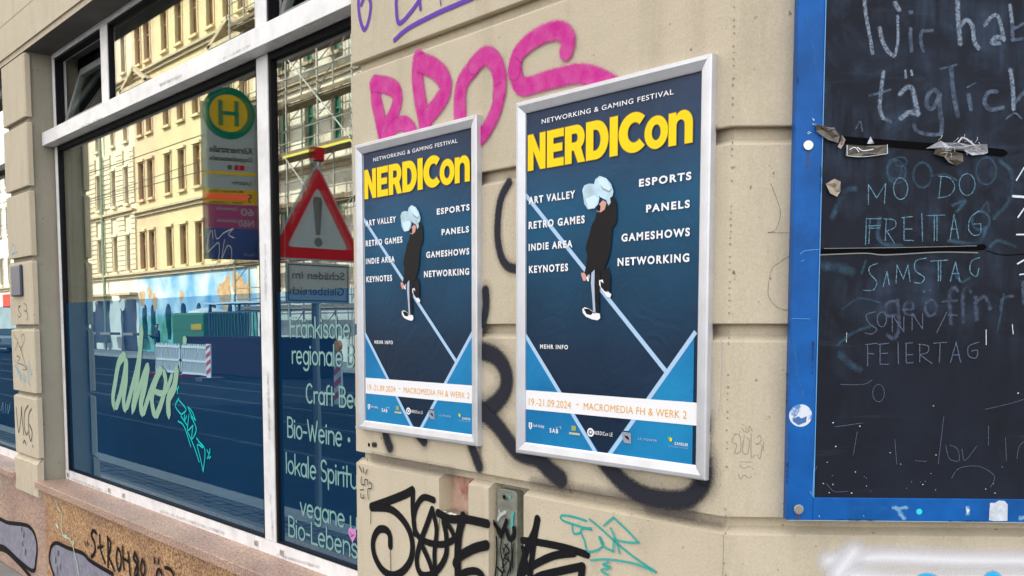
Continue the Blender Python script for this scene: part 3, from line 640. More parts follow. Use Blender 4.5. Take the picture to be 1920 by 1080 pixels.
strokes('graffiti', PL, [[16, (600, -10), (620, 60), (660, 130), (658, 280), (690, 370), (745, 395), (778, 460), (800, 560), (830, 680), (850, 830)], [34, (605, 245), (625, 270)], [30, (700, 360), (715, 372)], [32, (785, 425), (790, 445)]], 16, PGREEN, plinth, .0050, cL, label='pale mint paint drip running down the plinth')
cm = crop(0, 780, 4.5)
strokes('graffiti', PL, [[12, (-4, 530), (12, 560), (22, 620)]], 12, PGREEN, plinth, .0016, cm)
# window graffiti
AHOI = paint('pale_green_paint', (.25, .42, .31), .10, 0, 100, cover=.95)
strokes('graffiti', GLASS, [[43, (150, 330), (108, 380), (85, 500), (72, 590), (80, 668)], [40, (84, 660), (112, 580), (140, 450), (152, 345)], [43, (152, 345), (150, 480), (135, 600), (148, 680)], [40, (148, 670), (178, 560), (222, 380), (246, 160)],
        [46, (246, 150), (232, 330), (212, 520), (186, 690)], [37, (190, 670), (222, 560), (262, 440), (285, 385)], [49, (283, 380), (262, 520), (240, 620), (248, 705)], [37, (250, 700), (280, 600), (330, 470), (368, 415)],
        [43, (368, 408), (330, 480), (305, 600), (325, 715)], [40, (325, 710), (362, 620), (388, 500), (370, 415)], [29, (300, 540), (380, 560), (430, 440)], [49, (456, 392), (440, 520), (405, 600), (408, 720)], [43, (503, 220), (500, 275)]],
        30, AHOI, fw, .0020, cA, label='pale green painted word ahoi on the lower glass', taper=(.10, .10), layer=.00015)
strokes('graffiti', GLASS, [[(440, 550), (462, 530)], [(455, 562), (462, 522)], [(465, 592), (445, 640), (480, 690)], [(480, 690), (508, 658), (466, 604)], [(500, 690), (498, 730), (512, 700)], [(520, 645), (545, 700), (566, 724)], [(566, 724), (550, 680), (530, 650)], [(480, 700), (515, 750)],
        [(528, 690), (520, 780), (552, 755)], [(552, 755), (545, 835), (572, 775), (540, 700)], [(465, 730), (500, 760), (540, 880)], [(520, 790), (560, 880), (590, 970)], [(575, 830), (612, 885), (580, 870), (598, 950), (615, 1028)], [(615, 1028), (625, 900), (588, 850)], [(638, 900), (650, 930), (640, 950)], [(655, 895), (655, 920)], [(652, 950), (660, 940)]],
        9, CYANG, fw, .0020, cA, label='turquoise marker tag slanting down the glass')
cg = crop(370, 380, 3.17)
strokes('graffiti', GLASS, [[(95, 215), (88, 165), (70, 200), (60, 290), (100, 260), (130, 240), (128, 330), (85, 400), (78, 370)], [(105, 160), (120, 215), (160, 180), (212, 155)], [(215, 155), (190, 190), (222, 210)], [(165, 220), (150, 330), (180, 260), (205, 270), (205, 340), (160, 400)]], 7, paint('grey_marker', (.25, .25, .27), .5, .2, 200, cover=.6), fw, .0018, cg, label='grey scrawl over the reflected stop sign')
strokes('graffiti', GLASS, [[(2, 770), (6, 755), (6, 775)], [(11, 757), (11, 775)], [(15, 758), (16, 775), (20, 757)], [(-2, 762), (0, 775)]], 1.6, PALEB, fw2, .0016, None, label='faint word scratched on the left window')
# heart sticker at the edge of the shop window
a, z = GLASS.loc(662, 1002)
mb = MB(); H = [(16*math.sin(t)**3, 13*math.cos(t)-5*math.cos(2*t)-2*math.cos(3*t)-math.cos(4*t)) for t in [2*math.pi*i/28 for i in range(28)]]
mb.poly([(a+x*.0016, YG-.003, z+y*.0019) for x, y in H]); mb.build('heart_sticker', mat('orchid_pink', (.62, .22, .55), .5), None, label='pink heart shaped sticker at the right edge of the shop window', cat='sticker')
strokes('heart_scribble', GLASS, [[(658, 997), (662, 1004)], [(660, 1006), (666, 1002)]], 1.5, MARK, bpy.data.objects['heart_sticker'], .004)

# ================================================================== POSTERS
FP = yplane(-.020); PP = yplane(-.0085)
fl = [FP.loc(*p) for p in ((966.7, 195.3), (1334.7, 95.3), (965.4, 848.2), (1319.9, 902.3))]
LX0, LX1 = (fl[0][0]+fl[2][0])/2, (fl[1][0]+fl[3][0])/2; LZ1, LZ0 = (fl[0][1]+fl[1][1])/2, (fl[2][1]+fl[3][1])/2
fs = [FP.loc(*p) for p in ((663.3, 274.4), (892.2, 212.2), (671.3, 804.7), (894, 837.2))]
SX0, SX1 = (fs[0][0]+fs[2][0])/2, (fs[1][0]+fs[3][0])/2; SZ0, SZ1 = (fs[2][1]+fs[3][1])/2, (fs[0][1]+fs[1][1])/2
NAVY = bpy.data.materials.new('poster_navy')
def poster_mat(name, c1, c2, rough=.36, wr=.24, sc=3.2, grad=False):
    m = bpy.data.materials.new(name); m.use_nodes = True; t = m.node_tree; b = t.nodes['Principled BSDF']; l = t.links
    g = t.nodes.new('ShaderNodeNewGeometry')
    n = t.nodes.new('ShaderNodeTexNoise'); n.inputs['Scale'].default_value = sc; n.inputs['Detail'].default_value = 5; l.new(g.outputs['Position'], n.inputs['Vector'])
    r = t.nodes.new('ShaderNodeValToRGB'); r.color_ramp.elements[0].position = .36; r.color_ramp.elements[1].position = .64
    r.color_ramp.elements[0].color = (*c1, 1); r.color_ramp.elements[1].color = (*c2, 1); l.new(n.outputs[0], r.inputs[0]); l.new(r.outputs[0], b.inputs['Base Color'])
    b.inputs['Roughness'].default_value = rough; b.inputs['Specular IOR Level'].default_value = .17
    if grad:
        # the printed background runs from slate at the head through blue to deep navy at the foot
        sp = t.nodes.new('ShaderNodeSeparateXYZ'); l.new(g.outputs['Position'], sp.inputs[0]); mr = t.nodes.new('ShaderNodeMapRange'); mr.inputs['From Min'].default_value = 1.24; mr.inputs['From Max'].default_value = 2.08; l.new(sp.outputs['Z'], mr.inputs['Value'])
        gr = t.nodes.new('ShaderNodeValToRGB'); e = gr.color_ramp.elements; e[0].position = 0; e[0].color = (.006, .020, .048, 1); e[1].position = 1; e[1].color = (.026, .042, .085, 1)
        for p_, c_ in ((.30, (.007, .024, .056, 1)), (.48, (.006, .050, .110, 1)), (.68, (.006, .080, .170, 1)), (.86, (.020, .052, .115, 1))): x = e.new(p_); x.color = c_
        l.new(mr.outputs[0], gr.inputs[0]); mm = t.nodes.new('ShaderNodeMixRGB'); mm.blend_type = 'MULTIPLY'; mm.inputs[0].default_value = 1; l.new(gr.outputs[0], mm.inputs[1]); l.new(r.outputs[0], mm.inputs[2]); l.new(mm.outputs[0], b.inputs['Base Color'])
    # creases of the paper behind its clear cover
    v = t.nodes.new('ShaderNodeTexVoronoi'); v.inputs['Scale'].default_value = 7; v.feature = 'F1'
    n2 = t.nodes.new('ShaderNodeTexNoise'); n2.inputs['Scale'].default_value = 6; n2.inputs['Detail'].default_value = 4; n2.inputs['Distortion'].default_value = 1.2
    l.new(g.outputs['Position'], n2.inputs['Vector']); l.new(n2.outputs['Color'], v.inputs['Vector'])
    bp = t.nodes.new('ShaderNodeBump'); bp.inputs['Strength'].default_value = wr; bp.inputs['Distance'].default_value = .0022
    l.new(v.outputs['Distance'], bp.inputs['Height']); l.new(bp.outputs[0], b.inputs['Normal'])
    MATS[name] = m; return m
PNAVY = poster_mat('poster_navy_print', (.8, .8, .8), (1.15, 1.12, 1.1), grad=True)
PDARK = poster_mat('poster_deep_navy_print', (.006, .020, .048), (.009, .028, .060))
PBLUE = poster_mat('poster_azure_print', (.006, .15, .36), (.012, .22, .46))
PLINE = mat('poster_pale_blue', (.36, .54, .76), .35); PWHITE = mat('poster_white', (.80, .80, .83), .35); PYEL = mat('poster_yellow', (.90, .62, .0), .4, spec=.2)
PORANGE = mat('poster_orange', (.74, .36, .008), .35); PORL = mat('poster_orange_outline', (.30, .17, .01), .4); PBLK = mat('poster_black', (.009, .008, .010), .5, spec=.15)
PSKIN = mat('poster_skin', (.60, .30, .24), .4); PHAT = mat('poster_pale_hat', (.50, .70, .82), .4, noise=.3, nscale=25); PGREY = mat('poster_grey', (.28, .30, .36), .4)
PSTR = mat('poster_stripe', (.38, .46, .60), .4)

def rails(name, x0, x1, z0, z1, m, parent, wd=.0285):
    prof = [(0, 0.0), (0, .017), (.003, .020), (.010, .0205), (.0255, .0145), (.0285, .0125), (.0285, .007)]
    for side in range(4):
        mb = MB(); A = []
        for o, d in prof:
            L_ = {0: ((x0+o, z1-o), (x1-o, z1-o)), 1: ((x1-o, z1-o), (x1-o, z0+o)), 2: ((x1-o, z0+o), (x0+o, z0+o)), 3: ((x0+o, z0+o), (x0+o, z1-o))}[side]
            a, b = Vector(L_[0]), Vector(L_[1]); t = (b-a).normalized()*.0004
            a, b = a+t, b-t
            A.append((mb.vert((a.x, -d, a.y)), mb.vert((b.x, -d, b.y))))
        for p, q in zip(A, A[1:]): mb.face([p[0], p[1], q[1], q[0]])
        mb.face([p[0] for p in A]); mb.face([p[1] for p in A][::-1])
        mb.build(name, m, parent)
ART = yplane(-.0085)
HEAVY = {'N': [[(0, 0), (0, 1), (.30, 1), (.69, .46), (.69, 1), (1, 1), (1, 0), (.71, 0), (.31, .55), (.31, 0)]],
 'E': [[(0, 0), (0, 1), (1, 1), (1, .79), (.38, .79), (.38, .61), (.92, .61), (.92, .405), (.38, .405), (.38, .21), (1, .21), (1, 0)]],
 'R': [[(0, 0), (0, 1)] + arc(.56, .665, .42, .335, 90, -55, 10) + [(1, 0), (.66, 0), (.45, .34), (.33, .34), (.33, 0)], [(.33, .54), (.33, .79)] + arc(.53, .665, .12, .125, 90, -90, 8)],
 'D': [[(0, 0), (0, 1)] + arc(.45, .5, .55, .5, 90, -90, 16), [(.32, .22), (.32, .78)] + arc(.42, .5, .24, .28, 90, -90, 12)],
 'I': [[(0, 0), (0, 1), (1, 1), (1, 0)]],
 'C': [arc(.54, .5, .54, .5, 46, 314, 22) + arc(.56, .5, .25, .26, 314, 46, 16)],
 'o': [arc(.5, .5, .5, .5, 0, 350, 24), arc(.5, .5, .20, .25, 0, 350, 20)],
 'n': [[(0, 0), (0, .97), (.30, .97), (.32, .86)] + arc(.60, .60, .40, .40, 120, 0, 10) + [(1, 0), (.68, 0), (.68, .55)] + arc(.50, .58, .18, .17, 0, 180, 8) + [(.32, 0)]]}
def build_poster(x0, x1, z0, z1, dx, label):
    root = empty('framed_poster', ((x0+x1)/2, 0, z0), label, 'poster', 'framed festival posters on the wall')
    rails('frame_rail', x0, x1, z0, z1, ALU, root)
    MB().box(x0+.026, x1-.026, -.0068, -.0055, z0+.026, z1-.026).build('back_panel', PWHITE, root)
    # paper, art measured on the large poster and moved by dx
    DX = dx
    def P(px, py): a, z = ART.loc(px, py); return (a+DX, z+(z0-LZ0))
    xa, xb, za, zb = x0+.0275+(.004 if dx else .0), x1-.0265, z0+.0265, z1-.0265
    def clip(pts):                                    # Sutherland-Hodgman to the paper
        for ax, lim, sg in ((0, xa, 1), (0, xb, -1), (1, za, 1), (1, zb, -1)):
            o = []
            for i in range(len(pts)):
                p, q = pts[i-1], pts[i]; ip, iq = (p[ax]-lim)*sg >= 0, (q[ax]-lim)*sg >= 0
                if ip != iq:
                    t = (lim-p[ax])/(q[ax]-p[ax]); o.append((p[0]+(q[0]-p[0])*t, p[1]+(q[1]-p[1])*t))
                if iq: o.append(q)
            pts = o
            if not pts: return pts
        return pts
    paper = None
    def shp(name, pts, m, lay, px=True, parent=None):
        q = clip([P(*p) if px else p for p in pts])
        if len(q) < 3: return None
        mb = MB(); mb.poly([(a, -.0085-lay*.00022, z) for a, z in q]); return mb.build(name, m, parent or paper)
    mb = MB(); n, k = 22, 30; random.seed(int(abs(x0*100)))
    rows = [[mb.vert((xa+(xb-xa)*i/n, -.0080, za+(zb-za)*j/k)) for i in range(n+1)] for j in range(k+1)]
    for j in range(k):
        for i in range(n): mb.face([rows[j][i], rows[j][i+1], rows[j+1][i+1], rows[j+1][i]])
    paper = mb.build('paper', PNAVY, root)
    def line(a, b, w_, m, lay, name='print_line'):
        a, b = Vector(P(*a)), Vector(P(*b)); t = (b-a).normalized(); nn = Vector((-t.y, t.x))*w_/2
        shp(name, [tuple(a+nn), tuple(b+nn), tuple(b-nn), tuple(a-nn)], m, lay, False)
    # deep navy V and azure corners
    shp('azure_field', [(983, 625), (1124, 850), (983, 830)], PBLUE, 2)
    shp('azure_field', [(1302, 622), (1138, 850), (1298, 875)], PBLUE, 2)
    # lines
    line((975, 352), (1252, 700), .0105, PLINE, 3); line((980, 619), (1122, 856), .0105, PLINE, 4); line((1305, 622), (1136, 862), .0105, PLINE, 4)
    shp('white_band', [(970, 731), (970, 767), (1303, 799), (1303, 752)], PWHITE, 6) if False else None
    za_, zb_ = P(985, 767)[1], P(985, 731)[1]
    shp('white_band', [(xa, za_), (xb, za_), (xb, zb_), (xa, zb_)], PWHITE, 6, False)
    def txt(s, px0, py0, px1, cap, m, bold=.015, lay=8, name='lettering', spacing=1.0):
        a0, z0_ = P(px0, py0); a1, z1_ = P(px1, py0); w_ = a1-a0
        def pl(u, v): return Vector((min(a0+u, xb), -.0085-lay*.00022, z0_+v))
        return text_obj(name, s, cap, m, paper, pl, width=w_, bold=bold, spacing=spacing)
    def capz(px, pyb, pyt): return P(px, pyt)[1]-P(px, pyb)[1]
    c4 = crop(950, 80, 3.6); c5 = crop(950, 320, 3.6); c6 = crop(950, 540, 2.92)
    def T(s, f, pa, pb, capp, m, **k):
        """pa: left end of the base line, pb: right end, in crop pixels; capp: y of the cap line above pa"""
        A, B = f(pa), f(pb); a0, za0 = P(*A); a1, _ = P(*B); h = P(A[0], f((pa[0], capp))[1])[1]-za0
        def pl(u, v): return Vector((min(a0+u, xb), -.0085-k.get('lay', 8)*.00022, za0+v))
        return text_obj('lettering', s, h, m, paper, pl, width=a1-a0, bold=k.get('bold', .015), spacing=k.get('sp', 1.28))
    T('NETWORKING & GAMING FESTIVAL', c4, (240, 549), (1130, 345), 517, PWHITE, bold=.008, sp=1.12)
    # headline: heavy letters with a fine ochre outline
    head = 'NERDICon'
    ext = [(148, 265), (277, 388), (398, 532), (540, 690), (700, 752), (760, 935), (935, 1092), (1097, 1258)]
    A = c4((148, 870)); a0, zb0 = P(*A); hN = P(*c4((148, 630)))[1]-zb0
    zl = zb0+.001
    for ch, (e0, e1) in zip(head, ext):
        # crop x measured on each letter: project with the base line height
        yb = 870-(e0-148)*.190; u0 = P(*c4((e0, yb)))[0]; u1 = P(*c4((e1, yb-10)))[0]
        hh = hN*(.80 if ch in 'on' else 1.0); hgt = hh/.729*.729
        for m_, grow, lay in ((PORL, .0016, 9), (PYEL, 0, 10)):
            cu_h = hh
            def pl(u, v, u0=u0, u1=u1, hh=hh, grow=grow, lay=lay):
                cxm, czm = (u0+u1)/2, zl+hh/2
                x = u0+u; z = zl+v
                return Vector((min(x, xb), -.0085-lay*.00022, z))
            cu = bpy.data.curves.new('t', 'CURVE'); cu.dimensions = '2D'; cu.fill_mode = 'BOTH'
            for loop in HEAVY[ch]:
                sp_ = cu.splines.new('POLY'); sp_.points.add(len(loop)-1); sp_.use_cyclic_u = True
                for q_, (x_, y_) in zip(sp_.points, loop): q_.co = (x_*(u1-u0)/hh, y_, 0, 1)
            if grow: cu.offset = .022
            ob = bpy.data.objects.new('tmp', cu); C.objects.link(ob); dg = bpy.context.evaluated_depsgraph_get()
            me = bpy.data.meshes.new_from_object(ob.evaluated_get(dg)); bpy.data.objects.remove(ob); bpy.data.curves.remove(cu)
            xs_ = [v.co.x for v in me.vertices]; ys_ = [v.co.y for v in me.vertices]
            X0, X1_, Y0, Y1 = min(xs_), max(xs_), min(ys_), max(ys_); o = wloc(paper)
            for v in me.vertices:
                fx, fy = (v.co.x-X0)/(X1_-X0), (v.co.y-Y0)/(Y1-Y0)
                x = u0-grow + fx*(u1-u0+2*grow); z = zl-grow + fy*(hh+2*grow)
                v.co = Vector((min(x, xb), -.0085-lay*.00022, z)) - o
            me.name = 'headline_letter'; me.materials.clear(); me.materials.append(m_)
            r = bpy.data.objects.new('headline_letter' if not grow else 'headline_outline', me); C.objects.link(r); r.parent = paper
    for s_, a_, b_, cp in (('ART VALLEY', (152, 225), (466, 188), 178), ('RETRO GAMES', (152, 393), (530, 350), 345), ('INDIE AREA', (152, 540), (447, 515), 494), ('KEYNOTES', (154, 690), (418, 672), 643)):
        T(s_, c5, a_, b_, cp, PWHITE, bold=.036)
    for s_, a_, b_, cp in (('ESPORTS', (897, 108), (1250, 68), 58), ('PANELS', (945, 281), (1240, 252), 231), ('GAMESHOWS', (778, 478), (1240, 440), 427), ('NETWORKING', (752, 642), (1236, 605), 590)):
        T(s_, c5, a_, b_, cp, PWHITE, bold=.036)
    T('MEHR INFO', c6, (186, 331), (338, 335), 308, PWHITE, bold=.025)
    T('19.-21.09.2024', c6, (124, 640), (354, 655), 600, PORANGE, bold=0, sp=1.05); T('MACROMEDIA FH & WERK 2', c6, (424, 665), (988, 704), 625, PORANGE, bold=0, sp=1.05)
    shp('print_dash', [c6(p) for p in ((384, 634), (396, 635), (396, 641), (384, 640))], PORANGE, 8)
    # sponsors' line
    T('Stadt Leipzig', c6, (148, 758), (207, 766), 742, PWHITE, bold=.01); T('SAB', c6, (238, 790), (285, 797), 765, PWHITE, bold=.02); T('NERDICon LE', c6, (482, 801), (582, 812), 780, PWHITE, bold=.01)
    T('LC POWER', c6, (722, 830), (826, 838), 818, PSTR, bold=.01); T('GAMES:ER', c6, (922, 858), (996, 866), 842, PWHITE, bold=.02)
    def disc(c, r, m, lay, f=c6, n=16, ry=None):
        a, z = P(*f(c)); a2, _ = P(*f((c[0]+r, c[1]))); _, z2 = P(*f((c[0], c[1]-(ry or r))))
        q = clip([(a+(a2-a)*math.cos(2*math.pi*i/n), z+(z2-z)*math.sin(2*math.pi*i/n)) for i in range(n)])
        if len(q) > 2:
            mb = MB(); mb.poly([(x, -.0085-lay*.00022, y) for x, y in q]); mb.build('print_mark', m, paper)
    disc((462, 790), 19, PWHITE, 8, ry=24); disc((462, 790), 11, PDARK, 9, ry=14); disc((463, 789), 6, PWHITE, 10, ry=8)
    shp('print_mark', [c6(p) for p in ((124, 735), (142, 737), (142, 762), (133, 775), (124, 760))], PWHITE, 8); shp('print_mark', [c6(p) for p in ((130, 740), (135, 740), (135, 766), (130, 762))], PBLUE, 9)
    for k in range(4): shp('print_mark', [c6((272+k*8, 762-k*3)), c6((302, 757-k*2+k*9)), c6((302, 761-k*2+k*9)), c6((272+k*8, 766-k*3))], PLINE, 8)
    shp('print_mark', [c6(p) for p in ((358, 752), (382, 756), (382, 782), (358, 780))], mat('poster_olive', (.30, .34, .10), .5), 8); shp('print_mark', [c6(p) for p in ((345, 788), (404, 796), (404, 808), (345, 800))], mat('poster_sand', (.46, .46, .28), .5), 8)
    shp('print_mark', [c6(p) for p in ((633, 788), (682, 794), (684, 852), (650, 848), (636, 825))], PGREY, 8); shp('print_mark', [c6(p) for p in ((646, 806), (668, 812), (676, 836), (656, 822))], PBLK, 9); shp('print_mark', [c6(p) for p in ((640, 780), (675, 784), (675, 790), (640, 787))], PBLK, 9)
    shp('print_mark', [c6(p) for p in ((886, 815), (898, 812), (908, 826), (896, 838), (888, 832))], mat('poster_leaf_green', (.10, .38, .16), .5), 8); shp('print_mark', [c6(p) for p in ((898, 818), (910, 824), (905, 842), (896, 838))], PYEL, 9)
    T('MITTELDEUTSCHLAND', c6, (890, 868), (996, 877), 862, PLINE, bold=0)
    # printed figure walking down the line, white cube headset and brimmed hat
    F = lambda pts, m, lay: shp('printed_figure', [c5(p) for p in pts], m, lay)
    F([(612, 285), (690, 240), (716, 180), (735, 185), (748, 230), (748, 330), (735, 372), (718, 385), (712, 470), (705, 540), (690, 600), (655, 680), (600, 680), (545, 705), (527, 700), (540, 650), (550, 570), (538, 530), (548, 480), (562, 440), (578, 370), (600, 330)], PBLK, 12)
    F([(566, 690), (600, 668), (640, 690), (636, 760), (628, 860), (630, 950), (612, 975), (588, 962), (582, 860), (568, 760)], PBLK, 12)
    F([(640, 690), (692, 650), (706, 720), (704, 800), (700, 825), (680, 820), (655, 775)], PBLK, 12)
    F([(578, 690), (600, 668), (598, 760), (600, 860), (606, 965), (590, 962), (584, 860), (574, 760)], PSTR, 13)
    F([(516, 935), (530, 922), (560, 930), (600, 958), (634, 965), (638, 995), (620, 1010), (580, 1003), (540, 985), (520, 960)], PWHITE, 13); F([(526, 932), (560, 932), (590, 955), (575, 975), (545, 968)], PBLK, 14)
    F([(630, 740), (655, 735), (665, 790), (700, 825), (712, 835), (705, 858), (680, 850), (645, 800), (630, 770)], PWHITE, 13); F([(638, 745), (660, 760), (690, 820), (668, 815), (642, 785)], PBLK, 14)
    F([(508, 690), (530, 688), (545, 715), (540, 742), (524, 745), (512, 715)], PSKIN, 13); F([(540, 720), (556, 712), (562, 745), (552, 748)], PWHITE, 13)
    F([(614, 262), (632, 225), (655, 200), (680, 215), (668, 262), (640, 282), (615, 275)], PSKIN, 13); F([(614, 262), (630, 228), (640, 240), (636, 275), (618, 272)], PBLK, 14)
    F([(517, 130), (530, 100), (560, 88), (592, 90), (612, 110), (632, 185), (625, 225), (600, 255), (555, 262), (530, 225)], PHAT, 14); F([(540, 190), (600, 165), (625, 190), (600, 250), (558, 258)], mat('poster_hat_light', (.58, .76, .86), .4), 15)
    F([(596, 95), (605, 60), (635, 36), (680, 52), (712, 90), (728, 140), (722, 172), (705, 185), (710, 215), (695, 238), (680, 200), (640, 180), (600, 140)], PHAT, 16); F([(622, 60), (650, 48), (690, 75), (712, 120), (700, 150), (660, 130), (640, 100)], mat('poster_hat_light', (.58, .76, .86), .4), 17)
    F([(640, 92), (660, 118), (700, 138), (715, 120), (716, 132), (700, 150), (655, 128)], PGREY, 18)
    return root
build_poster(LX0, LX1, LZ0, LZ1, 0.0, 'silver framed festival poster beside the building corner, its headline complete')
build_poster(SX0, SX1, SZ0, SZ1, SX0-LX0+.0035, 'silver framed festival poster beside the shop window, its print cut off at the right')

# ================================================================== LOCK PLATE in the tall slot
root = empty('key_safe', (-1.838, .045, .75), 'narrow metal key safe plate smeared with black paint in the tall wall slot', 'key safe')
LP = yplane(.020); xa, xb, zt_ = -1.886, -1.806, 1.112
xa = LP.loc(932, 1000)[0]; xb = LP.loc(969, 1000)[0]; zt_ = LP.loc(950, 918)[1]
mb = MB(); r_ = .012; n = 6
out_ = [(xa, .3), (xb, .3)] + [(xb-r_+r_*math.cos(a), zt_-r_+r_*math.sin(a)) for a in [math.pi/2*i/n for i in range(n+1)]] + [(xa+r_+r_*math.cos(a), zt_-r_+r_*math.sin(a)) for a in [math.pi/2+math.pi/2*i/n for i in range(n+1)]]
A = [mb.vert((x, .020, z)) for x, z in out_]; B = [mb.vert((x, .045, z)) for x, z in out_]; mb.face(A)
for i in range(len(A)): mb.face([A[i], A[(i+1) % len(A)], B[(i+1) % len(A)], B[i]])
mb.build('plate', mat('greened_steel', (.34, .36, .30), .42, .5, noise=.35, nscale=40, bump=.5, bscale=70), root, bevel=.002)
cs = crop(860, 860, 4.91)
a, z = LP.loc(*cs((431, 352))); MB().disc((a, .020, z), (0, -1, 0), .0085, .004, 18).build('lock_cylinder', STEEL, root); MB().disc((a, .0158, z), (0, -1, 0), .0055, .0012, 16).build('keyhole', BLACK, root)
SM = strokes('paint_smear', LP, [[22, (380, 480), (400, 520), (420, 500)], [30, (370, 560), (390, 520), (440, 490)]], 20, paint('silver_smear', (.5, .52, .52), .5, .4, 120, cover=.8), root, .0030, cs)
strokes('paint_smear', LP, [[26, (505, 500), (500, 560), (500, 640)], [20, (482, 345), (485, 352)]], 20, paint('turquoise_smear', (.05, .40, .38), .4, .2, 120), root, .0030, cs)
strokes('paint_smear', LP, [[34, (330, 580), (380, 660), (400, 700), (440, 600), (450, 570)], [40, (450, 660), (480, 740), (520, 700), (520, 640)], [50, (380, 660), (400, 700)], [14, (360, 720), (365, 900), (350, 1080)], [12, (410, 730), (400, 850), (430, 1000), (400, 1100)], [14, (440, 790), (480, 850), (440, 900), (490, 960), (460, 1080)],
        [12, (500, 740), (505, 900), (490, 1050)], [10, (420, 820), (450, 880), (420, 960), (445, 1040)], [16, (375, 1000), (420, 1060), (380, 1120)], [12, (520, 780), (515, 1000)], [9, (470, 780), (430, 860), (480, 920), (420, 1000)]], 20, BLKSPRAY, root, .0038, cs, label='black drips and smears over the lower plate')
SB = yplane(.045)
strokes('graffiti', SB, [[30, (325, 680), (322, 800), (325, 1100)], [30, (560, 640), (560, 780)], [18, (300, 1020), (290, 1100)]], 30, BLKSPRAY, front, .0010, cs)
# small label plate on the pilaster
cp2 = crop(0, 360, 3.0)
a0, z0 = WALL.loc(*cp2((80, 590))); a1, z1 = WALL.loc(*cp2((128, 408)))
root = empty('house_plaque', ((a0+a1)/2, 0, z0), 'small dark blue oblong plaque on the narrow left pilaster', 'plaque')
MB().box(a0, a1, -.018, 0, z0, z1).build('plate', mat('dark_blue_plastic', (.02, .035, .08), .4), root, bevel=.008)
for k, s_ in enumerate('ISTP'):
    zz = z1-.030-(k+1)*(z1-z0-.04)/4.2
    text_obj('lettering', s_, .020, mat('plaque_print', (.45, .50, .55), .5), root, lambda u, v, zz=zz: Vector((a0+.018+u, -.0188, zz+v)), bold=.01)

# ================================================================== BLACKBOARD on the corner wall
def W2(px, py, off=.03): return Plane(CORN + N2*off, D2, N2).loc(px, py)
bo = [W2(1498.3, 0), W2(1473.3, 975)]; SB0 = (bo[0][0]+bo[1][0])/2; ZB0 = W2(1600, 976.5)[1]
SI0 = (W2(1548.9, 0)[0]+W2(1523.8, 932)[0])/2; ZI0 = W2(1600, 933.5)[1]; SB1, ZB1 = SB0+1.26, 3.02
board = empty('blackboard', tuple(CORN + D2*((SB0+SB1)/2) + Vector((0, 0, ZB0))), 'large blackboard in a bright blue frame with chalked opening days on the corner wall', 'blackboard')
Zv = Vector((0, 0, 1))
def bbox(a0, a1, o0, o1, z0, z1, name, m, parent=board, bevel=0, **t):
    return MB().obox(CORN + D2*((a0+a1)/2) + N2*((o0+o1)/2) + Zv*((z0+z1)/2), D2, N2, Zv, (a1-a0)/2, (o1-o0)/2, (z1-z0)/2).build(name, m, parent, bevel=bevel, **t)
bbox(SB0, SI0, .0, .030, ZB0, ZB1, 'frame_rail', BLUE, bevel=.0015); bbox(SI0, SB1, .0, .0298, ZB0, ZI0, 'frame_rail', BLUE, bevel=.0015)
bbox(SB1-.05, SB1, .0, .030, ZI0, ZB1, 'frame_rail', BLUE, bevel=.0015); bbox(SI0, SB1-.05, .0, .030, ZB1-.05, ZB1, 'frame_rail', BLUE, bevel=.0015)
bbox(SI0, SI0+.0015, .029, .0312, ZI0, ZB1-.05, 'worn_edge', mat('worn_blue_edge', (.10, .34, .70), .4)); bbox(SB0+.002, SB1, .0298, .0306, ZB0-.0006, ZB0+.0006, 'worn_edge', mat('worn_pale_edge', (.30, .42, .50), .5))
